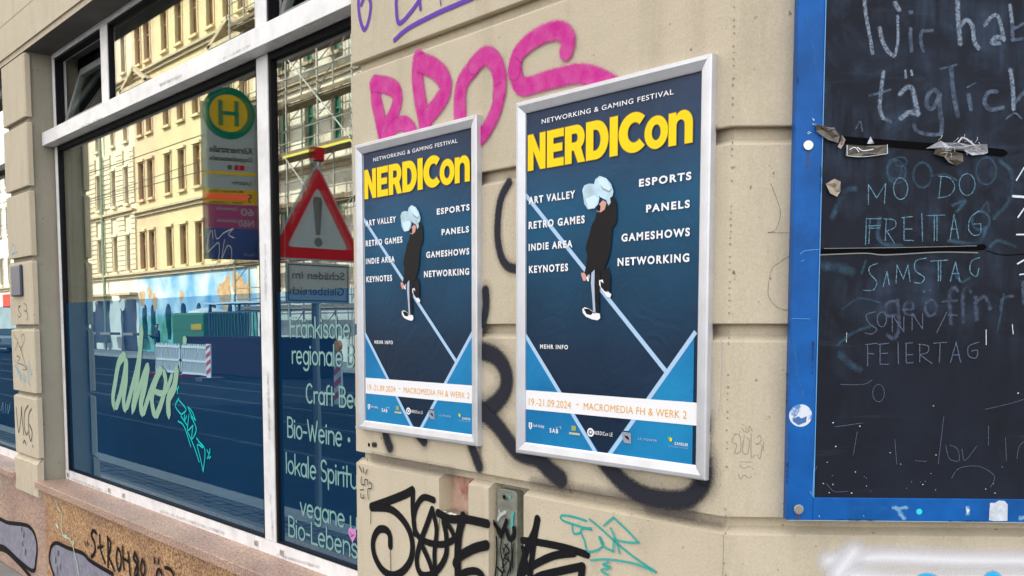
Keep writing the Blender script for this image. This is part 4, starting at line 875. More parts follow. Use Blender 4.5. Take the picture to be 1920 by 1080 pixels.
def slate():
    m = bpy.data.materials.new('slate_board'); m.use_nodes = True; t = m.node_tree; b = t.nodes['Principled BSDF']; l = t.links
    g = t.nodes.new('ShaderNodeNewGeometry')
    def noise(sc, mpv=None, det=6, dist=0, rough=.6):
        n = t.nodes.new('ShaderNodeTexNoise'); n.inputs['Scale'].default_value = sc; n.inputs['Detail'].default_value = det; n.inputs['Distortion'].default_value = dist; n.inputs['Roughness'].default_value = rough
        if mpv:
            q = t.nodes.new('ShaderNodeMapping'); q.inputs['Scale'].default_value = mpv[0]; q.inputs['Rotation'].default_value = mpv[1]; l.new(g.outputs['Position'], q.inputs[0]); l.new(q.outputs[0], n.inputs['Vector'])
        else: l.new(g.outputs['Position'], n.inputs['Vector'])
        return n.outputs[0]
    def ramp(s, p0, p1, a=(0, 0, 0, 1), c=(1, 1, 1, 1)):
        r = t.nodes.new('ShaderNodeValToRGB'); r.color_ramp.elements[0].position = p0; r.color_ramp.elements[1].position = p1; r.color_ramp.elements[0].color = a; r.color_ramp.elements[1].color = c; l.new(s, r.inputs[0]); return r.outputs[0]
    def mix(f, a, c, mode='MIX'):
        x = t.nodes.new('ShaderNodeMixRGB'); x.blend_type = mode
        for i, s_ in ((0, f), (1, a), (2, c)):
            if isinstance(s_, (float, int, tuple)): x.inputs[i].default_value = s_
            else: l.new(s_, x.inputs[i])
        return x.outputs[0]
    # less wiped-out chalk towards the clean lower part of the board
    sp = t.nodes.new('ShaderNodeSeparateXYZ'); l.new(g.outputs['Position'], sp.inputs[0])
    mr = t.nodes.new('ShaderNodeMapRange'); mr.inputs['From Min'].default_value = 1.42; mr.inputs['From Max'].default_value = 1.72; mr.inputs['To Min'].default_value = .12; mr.inputs['To Max'].default_value = 1; l.new(sp.outputs['Z'], mr.inputs['Value'])
    c = mix(ramp(noise(2.2, None, 4, 1.5), .35, .7), (.0065, .0080, .014, 1), (.011, .016, .030, 1))
    smear = mix(1.0, ramp(noise(5.5, None, 7, 1.0, .65), .44, .74), ramp(noise(1.0, ((30, 30, 5), (0, 0, .3)), 6), .38, .66), 'MULTIPLY')
    f = t.nodes.new('ShaderNodeMath'); f.operation = 'MULTIPLY'; l.new(smear, f.inputs[0]); l.new(mr.outputs[0], f.inputs[1])
    c = mix(f.outputs[0], c, (.042, .072, .125, 1))
    wipe = ramp(noise(1.0, ((4, 4, 46), (.25, .2, 0)), 5), .62, .80)
    f2 = t.nodes.new('ShaderNodeMath'); f2.operation = 'MULTIPLY'; f2.inputs[1].default_value = .16; l.new(wipe, f2.inputs[0])
    c = mix(f2.outputs[0], c, (.07, .10, .16, 1))
    l.new(c, b.inputs['Base Color']); b.inputs['Roughness'].default_value = .6; b.inputs['Specular IOR Level'].default_value = .15
    bp = t.nodes.new('ShaderNodeBump'); bp.inputs['Strength'].default_value = .25; bp.inputs['Distance'].default_value = .001; l.new(noise(60), bp.inputs['Height']); l.new(bp.outputs[0], b.inputs['Normal'])
    return m
SLATE = slate()
panel = bbox(SI0, SB1-.05, .010, .0275, ZI0, ZB1-.05, 'board_panel', SLATE)
BP = Plane(CORN + N2*.0275, D2, N2)
def bstrokes(data, w_, m, fn=None, off=.0004, label=None, **k): return strokes('chalk_writing', BP, data, w_, m, board, off, fn, label=label, layer=.00012, **k)
CH1 = paint('chalk_bold', (.22, .28, .37), .55, .40, 330, cover=.88, body=(170, 2.6, .74)); CH2 = paint('chalk_faint', (.13, .18, .27), .45, .5, 300, cover=.62, body=(90, 2.5, .7))
CH2B = paint('chalk_half_wiped', (.10, .135, .21), .7, .6, 260, cover=.55, body=(80, 3, .65)); CH3 = paint('chalk_thin_blue', (.15, .32, .44), .7, .6, 380, cover=.85, body=(140, 2.5, .75)); CH4 = paint('chalk_ghost', (.06, .13, .20), .8, .4, 260, cover=.55, body=(40, 3, .6))
CH5 = paint('chalk_white', (.62, .70, .78), .4, .3, 300); CH6 = paint('chalk_thin_dim', (.10, .13, .20), .7, .6, 380, cover=.85)
c5b = crop(1580, 0, 3.856); c6b = crop(1560, 280, 2.572)
bstrokes([[34, (150, -60), (168, 110), (195, 260), (215, 385)], [38, (268, 205), (285, 290), (325, 370), (365, 405)], [28, (378, 400), (398, 290), (395, 120)], [44, (378, 25), (405, 70)], [44, (830, -60), (832, 120), (848, 318)], [40, (850, 190), (895, 145), (935, 190), (950, 300), (980, 350)],
          [34, (1028, 182), (1070, 125), (1115, 115), (1145, 200), (1165, 290)], [42, (1150, 275), (1105, 270), (1075, 310), (1130, 315)], [34, (1207, 40), (1222, 160)]], 36, CH1, c5b, label='thick white chalk words Wir hab')
bstrokes([[38, (488, 88), (494, 90)], [30, (490, 208), (492, 220)], [34, (488, 240), (495, 370)], [32, (566, 230), (562, 300), (582, 370)], [30, (575, 225), (645, 222)], [36, (1222, 160), (1228, 290)], [30, (1225, 290), (1320, 280)], [28, (1235, 210), (1320, 165)]], 34, CH2, c5b)
bstrokes([[36, (295, 520), (278, 650), (268, 780), (292, 855)], [24, (452, 512), (456, 562)], [26, (494, 512), (500, 542)], [44, (415, 680), (460, 635), (500, 640), (525, 740), (540, 820)], [48, (545, 825), (480, 815), (420, 855)], [40, (1210, 505), (1228, 640), (1232, 790)]], 36, CH1, c5b, label='thick chalk word beginning with t, second line')
bstrokes([[22, (192, 692), (240, 680), (345, 650)], [30, (292, 855), (345, 880)], [38, (705, 690), (660, 650), (615, 690), (608, 765), (650, 785), (692, 700)], [42, (695, 700), (702, 800), (715, 900), (708, 970)], [34, (708, 972), (620, 972), (540, 950), (512, 905)], [40, (782, 490), (795, 650), (830, 840)], [18, (900, 632), (958, 603)], [38, (908, 690), (925, 792)],
          [38, (1110, 662), (1050, 672), (1022, 740), (1065, 792), (1155, 780)], [34, (1240, 745), (1320, 655)], [20, (700, 500), (820, 470)], [18, (1180, 860), (1240, 820), (1290, 860)], [16, (95, 930), (125, 880), (140, 950)]], 38, CH2, c5b)
el = lambda cx, cy, rx, ry: arc(cx, cy, rx, ry, -100, 275, 16)
bstrokes([[(175, 265), (175, 170)], [(175, 170), (215, 235)], [(215, 235), (258, 165)], [(258, 165), (252, 262)], el(330, 190, 34, 52), [(515, 230), (525, 130)], [(513, 130), (565, 138), (590, 180), (565, 222), (508, 235)], el(650, 170, 38, 52),
          [(165, 335), (160, 460)], [(182, 340), (176, 455)], [(165, 335), (235, 335)], [(172, 370), (232, 368)], [(175, 381), (228, 380)], [(260, 335), (255, 440)], [(250, 335), (300, 343), (302, 375), (262, 395)], [(262, 395), (300, 455)], [(345, 330), (345, 440)], [(335, 330), (385, 325)], [(350, 385), (385, 385)], [(345, 440), (392, 440)],
          [(430, 310), (434, 446)], [(455, 320), (540, 318)], [(490, 325), (490, 440)], [(503, 325), (503, 440)], [(585, 315), (565, 437)], [(585, 315), (606, 432)], [(570, 385), (600, 385)], [(706, 298), (665, 330), (655, 385), (680, 415), (712, 405), (712, 360)], [(712, 360), (680, 362)],
          [(218, 550), (178, 568), (180, 600), (212, 640), (195, 678), (150, 680)], [(242, 665), (262, 590)], [(262, 590), (272, 652)], [(305, 645), (310, 560)], [(310, 560), (340, 625)], [(340, 625), (362, 560)], [(362, 560), (372, 636)], [(450, 525), (400, 540), (398, 585), (440, 618), (425, 645), (393, 642)], [(472, 540), (552, 535)], [(508, 540), (508, 636)], [(520, 540), (518, 636)],
          [(565, 637), (590, 545)], [(590, 545), (611, 636)], [(572, 600), (606, 600)], [(706, 523), (668, 540), (660, 590), (690, 613), (702, 575)]], 6.5, CH3, c6b, label='thin pale blue chalk capitals listing the opening days')
bstrokes([[(208, 783), (165, 800), (180, 840), (215, 868), (190, 890), (158, 885)], el(240, 820, 22, 36), [(290, 880), (290, 800)], [(290, 800), (345, 880)], [(345, 880), (345, 805)], [(385, 870), (385, 790)], [(385, 790), (435, 866)], [(435, 866), (435, 790)], [(503, 884), (552, 785)],
          [(170, 940), (170, 1042)], [(158, 942), (216, 935)], [(168, 985), (200, 985)], [(230, 940), (230, 1036)], [(222, 941), (270, 935)], [(230, 985), (265, 983)], [(230, 1036), (272, 1036)], [(316, 930), (318, 1036)], [(355, 935), (355, 1030)], [(350, 935), (386, 933)], [(355, 990), (386, 990)], [(355, 1030), (388, 1028)],
          [(420, 940), (420, 1026)], [(413, 940), (460, 948), (458, 978), (420, 990)], [(420, 990), (478, 1032)], [(488, 935), (548, 930)], [(518, 935), (514, 1026)], [(568, 1026), (595, 930)], [(595, 930), (616, 1026)], [(578, 992), (610, 990)], [(702, 930), (655, 950), (655, 995), (690, 1005), (697, 970), (670, 972)]], 6.5, CH6, c6b, label='dim thin chalk capitals near the middle of the board')
bstrokes([[22, (305, 730), (262, 745), (262, 800), (305, 800)], [24, (315, 725), (322, 850), (300, 912), (262, 895)], [18, (345, 772), (388, 770), (384, 738), (350, 748), (350, 790), (396, 800)], [20]+el(475, 765, 28, 38), [18, (440, 685), (442, 688)], [14, (470, 678), (472, 682)], [26, (572, 838), (566, 700), (588, 665)], [20, (588, 665), (604, 682)], [26, (632, 832), (630, 700), (650, 668)],
          [20, (650, 668), (668, 688)], [18, (535, 735), (600, 730)], [30, (695, 820), (690, 715)], [26, (690, 740), (735, 712), (760, 768)], [20, (812, 775), (818, 722), (868, 708)], [14, (560, 800), (600, 800)], [26, (918, 640), (922, 740)]], 20, CH2B, c6b, label='half wiped thick chalk word in the lower half')
bstrokes([[16]+el(300, 95, 36, 48), [14]+el(310, 110, 44, 55), [18]+el(435, 125, 44, 60), [16]+el(742, 105, 48, 65), [14]+el(330, 60, 30, 22), [14, (480, 130), (540, 120), (600, 150)], [30, (230, 330), (220, 420), (260, 460), (330, 465)], [24, (580, 270), (640, 250), (600, 300)], [20]+el(715, 345, 42, 45), [16, (720, 290), (745, 255), (755, 300)], [40, (0, 330), (60, 210), (110, 190)],
          [26, (560, 440), (700, 450), (740, 380)], [24, (760, 470), (800, 440), (880, 470)], [60, (-60, 560), (20, 570), (90, 590)], [22, (30, 940), (90, 890), (190, 850)], [14, (50, 770), (130, 720), (230, 740)], [14, (790, 900), (812, 790), (825, 700)], [30, (810, 60), (865, 120), (850, 250), (780, 330)], [44, (40, 990), (90, 1040), (130, 1060)], [18, (160, 540), (140, 600)], [18, (590, 600), (620, 640), (660, 620)]],
         18, CH4, c6b, label='ghosts of wiped out chalk loops and numbers')
bstrokes([[7, (926, 88), (888, 150)], [14, (872, 226), (950, 232)], [8, (926, 285), (896, 328)], [9, (890, 411), (950, 411)], [9, (926, 533), (894, 552)], [8, (905, 604), (950, 598)], [4, (742, 870), (742, 942)], [4, (868, 845), (872, 890)], [3, (70, 885), (68, 930)]], 8, CH5, c6b, label='white chalk dashes at the right edge')
cb = crop(1300, 690, 2.77)
bstrokes([[(1310, 400), (1330, 470), (1380, 480), (1370, 420), (1330, 400)], [(1395, 420), (1410, 480), (1470, 405)], [(1620, 360), (1625, 480)], [(1680, 470), (1690, 410), (1717, 380)], [(765, 85), (880, 85), (930, 60)], [(1300, 250), (1270, 500)], [(850, 330), (830, 450)], [(1045, 370), (1055, 500)], [(735, 305), (880, 285)], [(1510, 215), (1640, 185), (1720, 160)], [(1340, 570), (1380, 520), (1480, 510), (1560, 560), (1540, 620)], el(960, 130, 30, 45),
          [(690, 600), (730, 640), (800, 640)], [(1150, 480), (1210, 485)], [(1530, 300), (1530, 400)], [(640, 510), (628, 535)]], 4, CH6, cb, label='thin scratches on the dark lower board')
# the two tears across the board
TEAR = mat('tear_black', (.002, .002, .003), .7, spec=.05)
strokes('torn_seam', BP, [[14, (1578, 262), (1700, 272), (1800, 279), (1890, 288)]], 14, TEAR, board, .0005, None, label='black gap across the upper board', taper=(.01, .05))
strokes('torn_seam', BP, [[11, (1534, 473), (1650, 470), (1780, 466), (1850, 463)]], 13, TEAR, board, .0005, None, taper=(.02, .04))
strokes('torn_edge', BP, [[2.2, (1536, 478), (1620, 475), (1660, 478), (1760, 473), (1832, 474)], [1.2, (1545, 466), (1700, 464), (1830, 461)]], 2, mat('torn_paper_edge', (.17, .18, .18), .6), board, .0016, None)
strokes('torn_edge', BP, [[1.6, (1850, 470), (1880, 478), (1925, 476)]], 2, TEAR, board, .0008, None)
# curled tape scraps
def scrap(name, pts, m, parent, lift=.010, seed=1, label=None, cat=None):
    rnd = random.Random(seed); mb = MB(); q = [BP.loc(*p) for p in pts]
    cx = sum(p[0] for p in q)/len(q); cz = sum(p[1] for p in q)/len(q)
    mid = [((p[0]+cx)/2, (p[1]+cz)/2) for p in q]
    n = len(q); A = [mb.vert(BP.at(p[0], p[1], .002+rnd.uniform(0, lift))) for p in q]; B = [mb.vert(BP.at(p[0], p[1], .003+rnd.uniform(0, lift*.8))) for p in mid]; c = mb.vert(BP.at(cx, cz, .004))
    for i in range(n): mb.face([A[i], A[(i+1) % n], B[(i+1) % n], B[i]]); mb.face([B[i], B[(i+1) % n], c])
    o = mb.build(name, m, parent, label=label, cat=cat); md = o.modifiers.new('thick', 'SOLIDIFY'); md.thickness = .0004; return o
TAPE = paint('clear_tape', (.32, .28, .21), .01, 0, 50, cover=.62, rough=.15); TAPEW = mat('crumpled_tape', (.52, .53, .58), .3, noise=.5, nscale=60)
TAPEB = mat('brown_tape', (.13, .11, .085), .25, noise=.5, nscale=60)
ct = crop(1470, 200, 4.153)
scrap('tape_scrap', [ct(p) for p in ((240, 150), (310, 165), (385, 168), (430, 230), (410, 290), (330, 265), (240, 200))], TAPEB, None, .010, 2, 'brownish clear tape scrap curling at the left end of the upper tear', 'tape scrap')
t1 = bpy.data.objects['tape_scrap']; scrap('folded_edge', [ct(p) for p in ((228, 135), (300, 155), (325, 178), (270, 165), (235, 148))], TAPEW, t1, .014, 3); scrap('folded_edge', [ct(p) for p in ((320, 178), (385, 165), (390, 178), (328, 195))], TAPEW, t1, .014, 4)
scrap('folded_edge', [ct(p) for p in ((440, 225), (470, 262), (455, 300), (432, 336), (408, 318), (432, 270))], mat('tan_tape', (.38, .32, .25), .4, noise=.5, nscale=80), t1, .008, 5)
scrap('tape_strip', [ct(p) for p in ((478, 302), (630, 312), (790, 302), (795, 375), (700, 392), (580, 398), (473, 388))], TAPEB, None, .006, 6, 'dark brown tape strip hanging flat just under the upper tear', 'tape scrap')
t2 = bpy.data.objects['tape_strip']; strokes('chalky_scratch', BP, [[8, (500, 340), (540, 325), (570, 360)], [9, (560, 325), (600, 350), (680, 340)], [6, (478, 310), (478, 388)], [6, (788, 305), (790, 372)], [4, (480, 390), (600, 398), (790, 374)]], 8, CH5, t2, .0105, ct)
scrap('paper_tip', [ct(p) for p in ((668, 235), (698, 290), (640, 292))], TAPEW, None, .006, 7, 'tiny white paper triangle sticking out of the upper tear', 'paper scrap')
scrap('tape_tangle', [ct(p) for p in ((1100, 330), (1190, 278), (1215, 285), (1330, 290), (1440, 300), (1500, 300), (1550, 305), (1580, 362), (1530, 380), (1450, 385), (1380, 350), (1250, 340), (1180, 330))], TAPEW, None, .016, 8, 'tangle of crumpled white tape on the right half of the upper tear', 'tape scrap')
t3 = bpy.data.objects['tape_tangle']; scrap('hanging_flap', [ct(p) for p in ((1180, 310), (1240, 330), (1385, 370), (1375, 440), (1340, 460), (1270, 440), (1225, 400), (1158, 372))], TAPEB, t3, .012, 9)
mb = MB(); random.seed(5)
for k in range(26):
    a, z = BP.loc(*ct((random.uniform(1190, 1520), random.uniform(262, 370)))); p0 = BP.at(a, z, .006)
    ang = random.uniform(0, 6.28); mb.tube([p0, p0 + D2*(.006*math.cos(ang)) + Zv*(.004*math.sin(ang)) + N2*.006, p0 + D2*(.014*math.cos(ang)) + Zv*(.010*math.sin(ang)) + N2*.003], .0005, 4)
for P_ in (((1335, 290), (1365, 250), (1400, 262), (1450, 300), (1480, 330)),):
    mb.tube([BP.at(*BP.loc(*ct(p)), .012) for p in P_], .0016, 5)
mb.build('loose_fibre', mat('fibre_white', (.62, .60, .62), .5), t3, kind='stuff')
scrap('tape_lump', [ct(p) for p in ((318, 605), (385, 565), (428, 590), (430, 665), (405, 705), (350, 680))], mat('tan_tape', (.38, .32, .25), .4), None, .010, 11, 'small tan lump of old tape near the left edge of the board', 'tape scrap')
RUST = paint('rust_bleed', (.16, .07, .025), .95, .5, 200, cover=.6, body=(60, 2, .7)); CHIP = paint('chipped_paint', (.02, .035, .07), .4, .8, 260, cover=.85, body=(90, 4, .4)); SCUF = paint('pale_scuff', (.05, .20, .50), .95, .9, 260, cover=.45, body=(50, 3, .35))
strokes('rust_bleed', BOARD, [[7, (1515, 284), (1514, 312)], [8, (1497, 962), (1496, 972)]], 7, RUST, board, .0006, None)
strokes('chipped_paint', BOARD, [[4, (1475, 700), (1475, 760)], [5, (1476, 870), (1475, 905)], [4, (1560, 974), (1640, 975)], [4, (1780, 976), (1850, 977)], [4, (1496, 120), (1495, 170)], [4, (1524, 640), (1523, 700)], [3, (1540, 300), (1538, 360)]], 4, CHIP, board, .0008, None, label='chips along the edges of the blue frame')
strokes('pale_scuff', BOARD, [[9, (1512, 30), (1520, 70), (1532, 140)], [7, (1503, 370), (1508, 400), (1522, 440)], [10, (1490, 640), (1493, 690), (1504, 740)], [12, (1600, 956), (1640, 950), (1690, 960)], [9, (1790, 948), (1860, 960)]], 5, SCUF, board, .0010, None)
# round screws, sticker, paint remains on the frame
for (px, py), lb in (((1515, 273), 'round steel screw cap level with the upper tear on the blue frame'), ((1497, 955), 'round steel screw cap in the lower left corner of the blue frame')):
    a, z = BOARD.loc(px, py); MB().disc(BOARD.at(a, z, 0), N2, .0105, .004, 24, .0095).build('screw_cap', STEEL, board, bevel=.0008, label=lb)
a, z = BOARD.loc(1501, 779); MB().disc(BOARD.at(a, z, 0), N2, .0225, .0006, 32).build('round_sticker', mat('worn_white_sticker', (.62, .66, .74), .5, col2=(.08, .22, .48), nscale=45, lo=.52, hi=.60), None, label='worn round white and blue sticker on the left rail of the blue frame', cat='sticker')
st = bpy.data.objects['round_sticker']; fillpoly('sticker_print', BOARD, [cb(p) for p in ((520, 262), (545, 250), (560, 262), (588, 250), (585, 280), (545, 296), (515, 275))], mat('sticker_blue', (.03, .13, .35), .5), st, .0012)
strokes('sticker_line', BOARD, [[3.5, (515, 265), (548, 222)]], 3, mat('sticker_blue', (.03, .13, .35), .5), st, .0012, cb)
SCR = paint('scraped_white', (.62, .70, .80), .5, .5, 150, cover=.95)
fillpoly('paint_remains', BOARD, [cb(p) for p in ((1540, 700), (1565, 700), (1585, 688), (1615, 690), (1632, 708), (1630, 794), (1560, 795), (1534, 790))], mat('white_sticker_rest', (.60, .66, .74), .6, noise=.3, nscale=60), board, .0008)
strokes('paint_remains', BOARD, [[26, (1425, 722), (1424, 755)], [24, (1035, 725), (1110, 725)], [30, (1060, 735), (1090, 780)], [34, (1700, 780), (1740, 760)], [8, (652, 765), (653, 770)], [10, (540, 470), (600, 640)][:0] or [5, (605, 640), (612, 655)], [12, (690, 790-20), (760, 788)][:0] or [5, (880, 765), (884, 768)]], 20, paint('scraped_pale', (.20, .42, .66), .7, .8, 120, cover=.8), board, .0008, cb)
strokes('paint_remains', BOARD, [[10, (1418, 728), (1422, 752)], [14, (1428, 735), (1424, 745)]], 12, SCR, board, .0012, cb)
a, z = BOARD.loc(*cb((1173, 746))); MB().disc(BOARD.at(a, z, 0), N2, .0058, .0008, 18).build('cyan_dot', mat('cyan_dot', (.02, .60, .68), .4), board)
strokes('paint_remains', BOARD, [[4, (690, 685+10-10), (700, 695)], [5, (665, 762-760+760), (680, 770)], [7, (690, 718), (742, 740)], [5, (660, 770), (668, 776)], [4, (690, 690), (696, 700)]], 5, SCR, board, .0008, crop(1300, 0, 3.0855))
strokes('paint_remains', BOARD, [[1.6, (1523.5, 930), (1527, 850)], [1.4, (1500, 476), (1510, 470), (1535, 468)], [1.2, (1502, 490), (1508, 487)], [1.0, (1484, 597), (1518, 598)]], 1.5, paint('scratch_blue', (.12, .38, .75), .6, .5, 200), board, .0009, None)
mb = MB(); random.seed(11)
for k in range(26):
    px, py = random.uniform(1530, 1880), 925-abs(random.gauss(0, 26)) - (random.random() < .15)*random.uniform(0, 120)
    a, z = BP.loc(px, py); r_ = random.uniform(.0003, .0009); mb.obox(BP.at(a, z, .0006), (D2*math.cos(k)+Zv*math.sin(k)), N2, (Zv*math.cos(k)-D2*math.sin(k)), r_, .0004, r_*random.uniform(.5, 2.0))
mb.build('paint_speck', mat('speck_cream', (.65, .58, .36), .6, col2=(.7, .7, .7), nscale=9), board, kind='stuff')
for px, py, c_ in ((1750, 761, (.55, .24, .05)), (1755, 853, (.50, .28, .08)), (1612, 799, (.5, .5, .55)), (1567, 837, (.5, .48, .42)), (1909, 737, (.6, .6, .62))):
    a, z = BP.loc(px, py); MB().disc(BP.at(a, z, 0), N2, .0014, .0006, 8).build('paint_spot', mat('spot_%d' % px, c_, .5), board)

# ================================================================== STREET AND THE HOUSES OPPOSITE (seen in the shop glass)
def RV(px, py, Y):
    """place seen in the window at a pixel, lying on the wall-parallel plane at mirrored distance Y: its real position"""
    a, z = yplane(Y).loc(px, py); return Vector((a, 2*YG - Y, z))
ASPH = mat('asphalt', (.016, .019, .026), .9, spec=.03, noise=.35, nscale=1.5, bump=.5, bscale=80, bdist=.004)
PAVE = mat('paving_slabs', (.20, .195, .19), .7, noise=.3, nscale=2, bump=.3)
COB = mat('cobble_stone', (.085, .082, .08), .7, noise=.5, nscale=25, bump=.8, bscale=30, bdist=.01)
KERB = mat('kerb_stone', (.30, .29, .275), .65, noise=.25, nscale=6)
mb = MB(); mb.quad((-220, -160, -.13), (120, -160, -.13), (120, 120, -.13), (-220, 120, -.13)); mb.build('ground', ASPH, kind='structure')
MB().box(-120, 30, -1.52, .1, -.13, -.004).build('pavement', PAVE, kind='structure')
pv = bpy.data.objects['pavement']
for k in range(46):                                              # large slabs
    for j in range(1):
        MB().box(-15.9+k*.42, -15.9+k*.42+.41, -1.50, -.32, -.006, .0).build('paving_slab', PAVE, pv)
MB().box(-120, 30, -1.80, -1.52, -.13, -.012).build('cobble_bed', COB, kind='structure')
mb = MB(); random.seed(2)
for i in range(150):
    for j in range(3):
        x = -16+i*.105; y = -1.795+j*.093; mb.box(x+.004, x+.098, y+.004, y+.088, -.02, -.002+random.uniform(-.004, .004), 'd')
mb.build('cobbles', COB, kind='stuff')
MB().box(-120, 30, -2.02, -1.80, -.13, .0).build('kerb', KERB, kind='structure')
MB().box(-120, 30, -19.5, -16.6, -.13, 0).build('far_pavement', PAVE, kind='structure'); MB().box(-120, 30, -16.6, -16.35, -.13, .002).build('far_kerb', KERB, kind='structure')
RAILM = mat('rail_steel', (.06, .065, .07), .55, .3, spec=.1)
for y in (-6.2, -7.65, -9.4, -10.85):
    MB().box(-120, 30, y-.03, y+.03, -.129, -.122).build('tram_rail', RAILM, kind='structure')
    MB().box(-120, 30, y+.045, y+.20, -.129, -.126).build('track_joint', mat('track_filler', (.022, .025, .032), .9, spec=.05), kind='structure')
MB().box(-120, 30, -4.35, -4.23, -.129, -.1255).build('road_marking', mat('road_paint', (.07, .075, .085), .8, spec=.05, noise=.6, nscale=3), kind='structure')

YEL = mat('sunny_yellow_render', (.64, .54, .33), .9, noise=.12, nscale=.8); CREAM = mat('cream_render', (.70, .63, .48), .9, noise=.12, nscale=.8); PEACH = mat('peach_render', (.62, .48, .32), .9, noise=.12, nscale=.8)
WHITER = mat('white_render', (.74, .71, .64), .9, noise=.18, nscale=.8); TRIM = mat('stone_trim', (.52, .44, .31), .85, noise=.25, nscale=3); WOODW = mat('brown_window_frame', (.34, .17, .08), .6); PANEW = mat('far_window_pane', (.06, .045, .035), .15, col2=(.20, .14, .09), nscale=.8)
GREENSH = mat('green_shutter', (.02, .20, .14), .6); CURT = mat('pale_curtain', (.30, .26, .20), .8)
def far_house(name, label, x0, x1, wall, h, wx, rows, zbase=4.55, win=(.84, 2.1), frame=WOODW, hood=0, courses=None, depth=.30, setback=0, slot=None, pane=None):
    """front face at y=YF; openings are real recesses: the wall is built round them"""
    YF = -19.66 - setback
    root = empty(name, ((x0+x1)/2, YF, 0), label, 'building')
    mb = MB(); xs = sorted(wx); cur = x0
    zz = [zbase] + sorted(rows)
    # vertical strips between window columns, and the spandrels between rows
    for xw in xs:
        mb.box(cur, xw, YF-depth, YF, zbase, h); 
        z = zbase
        for zr in sorted(rows): mb.box(xw, xw+win[0], YF-depth, YF, z, zr); z = zr+win[1]
        mb.box(xw, xw+win[0], YF-depth, YF, z, h); cur = xw+win[0]
    mb.box(cur, x1, YF-depth, YF, zbase, h)
    mb.box(x0, x1, YF-8, YF-7.8, 0, h); mb.box(x0, x0+.2, YF-7.8, YF-depth, 0, h); mb.box(x1-.2, x1, YF-7.8, YF-depth, 0, h)
    wl = mb.build('wall', wall, root)
    first = None
    for zr in rows:
        for xw in xs:
            if first is None:
                mb = MB(); x, z, ww, hh = xw, zr, win[0], win[1]
                mb.box(x, x+.07, YF-.2, YF-.14, z, z+hh); mb.box(x+ww-.07, x+ww, YF-.2, YF-.14, z, z+hh); mb.box(x+.07, x+ww-.07, YF-.2, YF-.14, z+hh-.08, z+hh); mb.box(x+.07, x+ww-.07, YF-.2, YF-.14, z, z+.08)
                mb.box(x+ww/2-.04, x+ww/2+.04, YF-.2, YF-.13, z+.08, z+hh-.08); mb.box(x+.07, x+ww/2-.04, YF-.2, YF-.14, z+hh*.68, z+hh*.68+.07); mb.box(x+ww/2+.04, x+ww-.07, YF-.2, YF-.14, z+hh*.68, z+hh*.68+.07)
                first = mb.build('window', frame, root); mb = MB(); mb.box(x, x+ww, YF-.19, YF-.18, z, z+hh); mb.build('pane', pane or PANEW, first)
                mb = MB(); mb.box(x-.08, x+ww+.08, YF+.002, YF+.16, z-.14, z-.002); mb.box(x-.10, x-.003, YF+.002, YF+.05, z, z+hh); mb.box(x+ww+.003, x+ww+.10, YF+.002, YF+.05, z, z+hh); mb.box(x-.12, x+ww+.12, YF+.002, YF+.14, z+hh+.06, z+hh+.20); mb.build('sill_and_hood', TRIM if hood else wall, first)
                X0_, Z0_ = xw, zr
            else:
                c = copy_tree(first, root); c.location = Vector((xw-X0_, 0, zr-Z0_)); 
    for z in (courses or []):
        MB().box(x0, x1, YF+.002, YF+.28, z, z+.12).build('cornice', TRIM, root); MB().box(x0, x1, YF+.002, YF+.14, z-.18, z-.001).build('cornice', TRIM, root)
    return root, YF
WR = [4.82, 8.82, 12.5, 16.5]
ya, YF = far_house('apartment_house', 'tall sunlit yellow apartment house opposite with a mural on its ground floor', -54.3, -42.6, YEL, 20.5, [-53.2, -51.3, -49.35, -47.4, -45.5, -43.9], WR, courses=[4.55, 8.06, 15.9])
far_house('peach_house_bay', 'narrow peach coloured bay with paired brown windows, left of the yellow house', -57.6, -54.31, PEACH, 20.5, [-57.05, -55.65], WR, courses=[4.55, 8.06, 15.9])
wh, _ = far_house('cream_house', 'cream coloured house opposite with banded masonry and two shop doors', -67.4, -57.61, CREAM, 20.5, [-66.7, -64.1, -61.4, -59.25], WR, courses=[4.55, 8.3, 15.9], win=(.62, 2.1))
far_house('pale_house', 'pale house far down the street beyond the cream coloured one', -92, -67.41, WHITER, 18, [-90+2.3*k for k in range(10)], [4.8, 8.8, 12.5], zbase=0.0, courses=[4.5])
sc, _ = far_house('white_house', 'white house opposite with green shutters behind scaffolding', -42.59, -24, mat('stained_white_render', (.70, .67, .60), .9, col2=(.30, .25, .18), nscale=.9, lo=.48, hi=.72, detail=8), 21, [-41.9, -40.0, -37.75, -35.55, -33.2, -31, -28.8, -26.6], [4.9, 9.25, 12.85, 16.6], courses=[8.3, 12.0, 16.1], win=(.75, 1.95), zbase=0.0, hood=1, frame=GREENSH, pane=mat('closed_green_blind', (.01, .11, .08), .6, noise=.4, nscale=2))
# banded masonry on the cream house
mb = MB()
for k in range(24):
    z = 4.9+k*.30
    if 7.95 < z < 8.6: continue
    for a, b in ((-67.38, -66.85), (-65.93, -64.25), (-63.3, -61.6), (-60.6, -59.4), (-58.45, -57.65)): mb.box(a, b, YF+.002, YF+.09, z, z+.24)
mb.build('stone_band', CREAM, wh)
mb = MB(); mb.tube([(-62.75, YF+.22, 0), (-62.75, YF+.22, 20)], .09, 8); mb.build('downpipe', mat('verdigris_pipe', (.22, .30, .24), .6), wh)
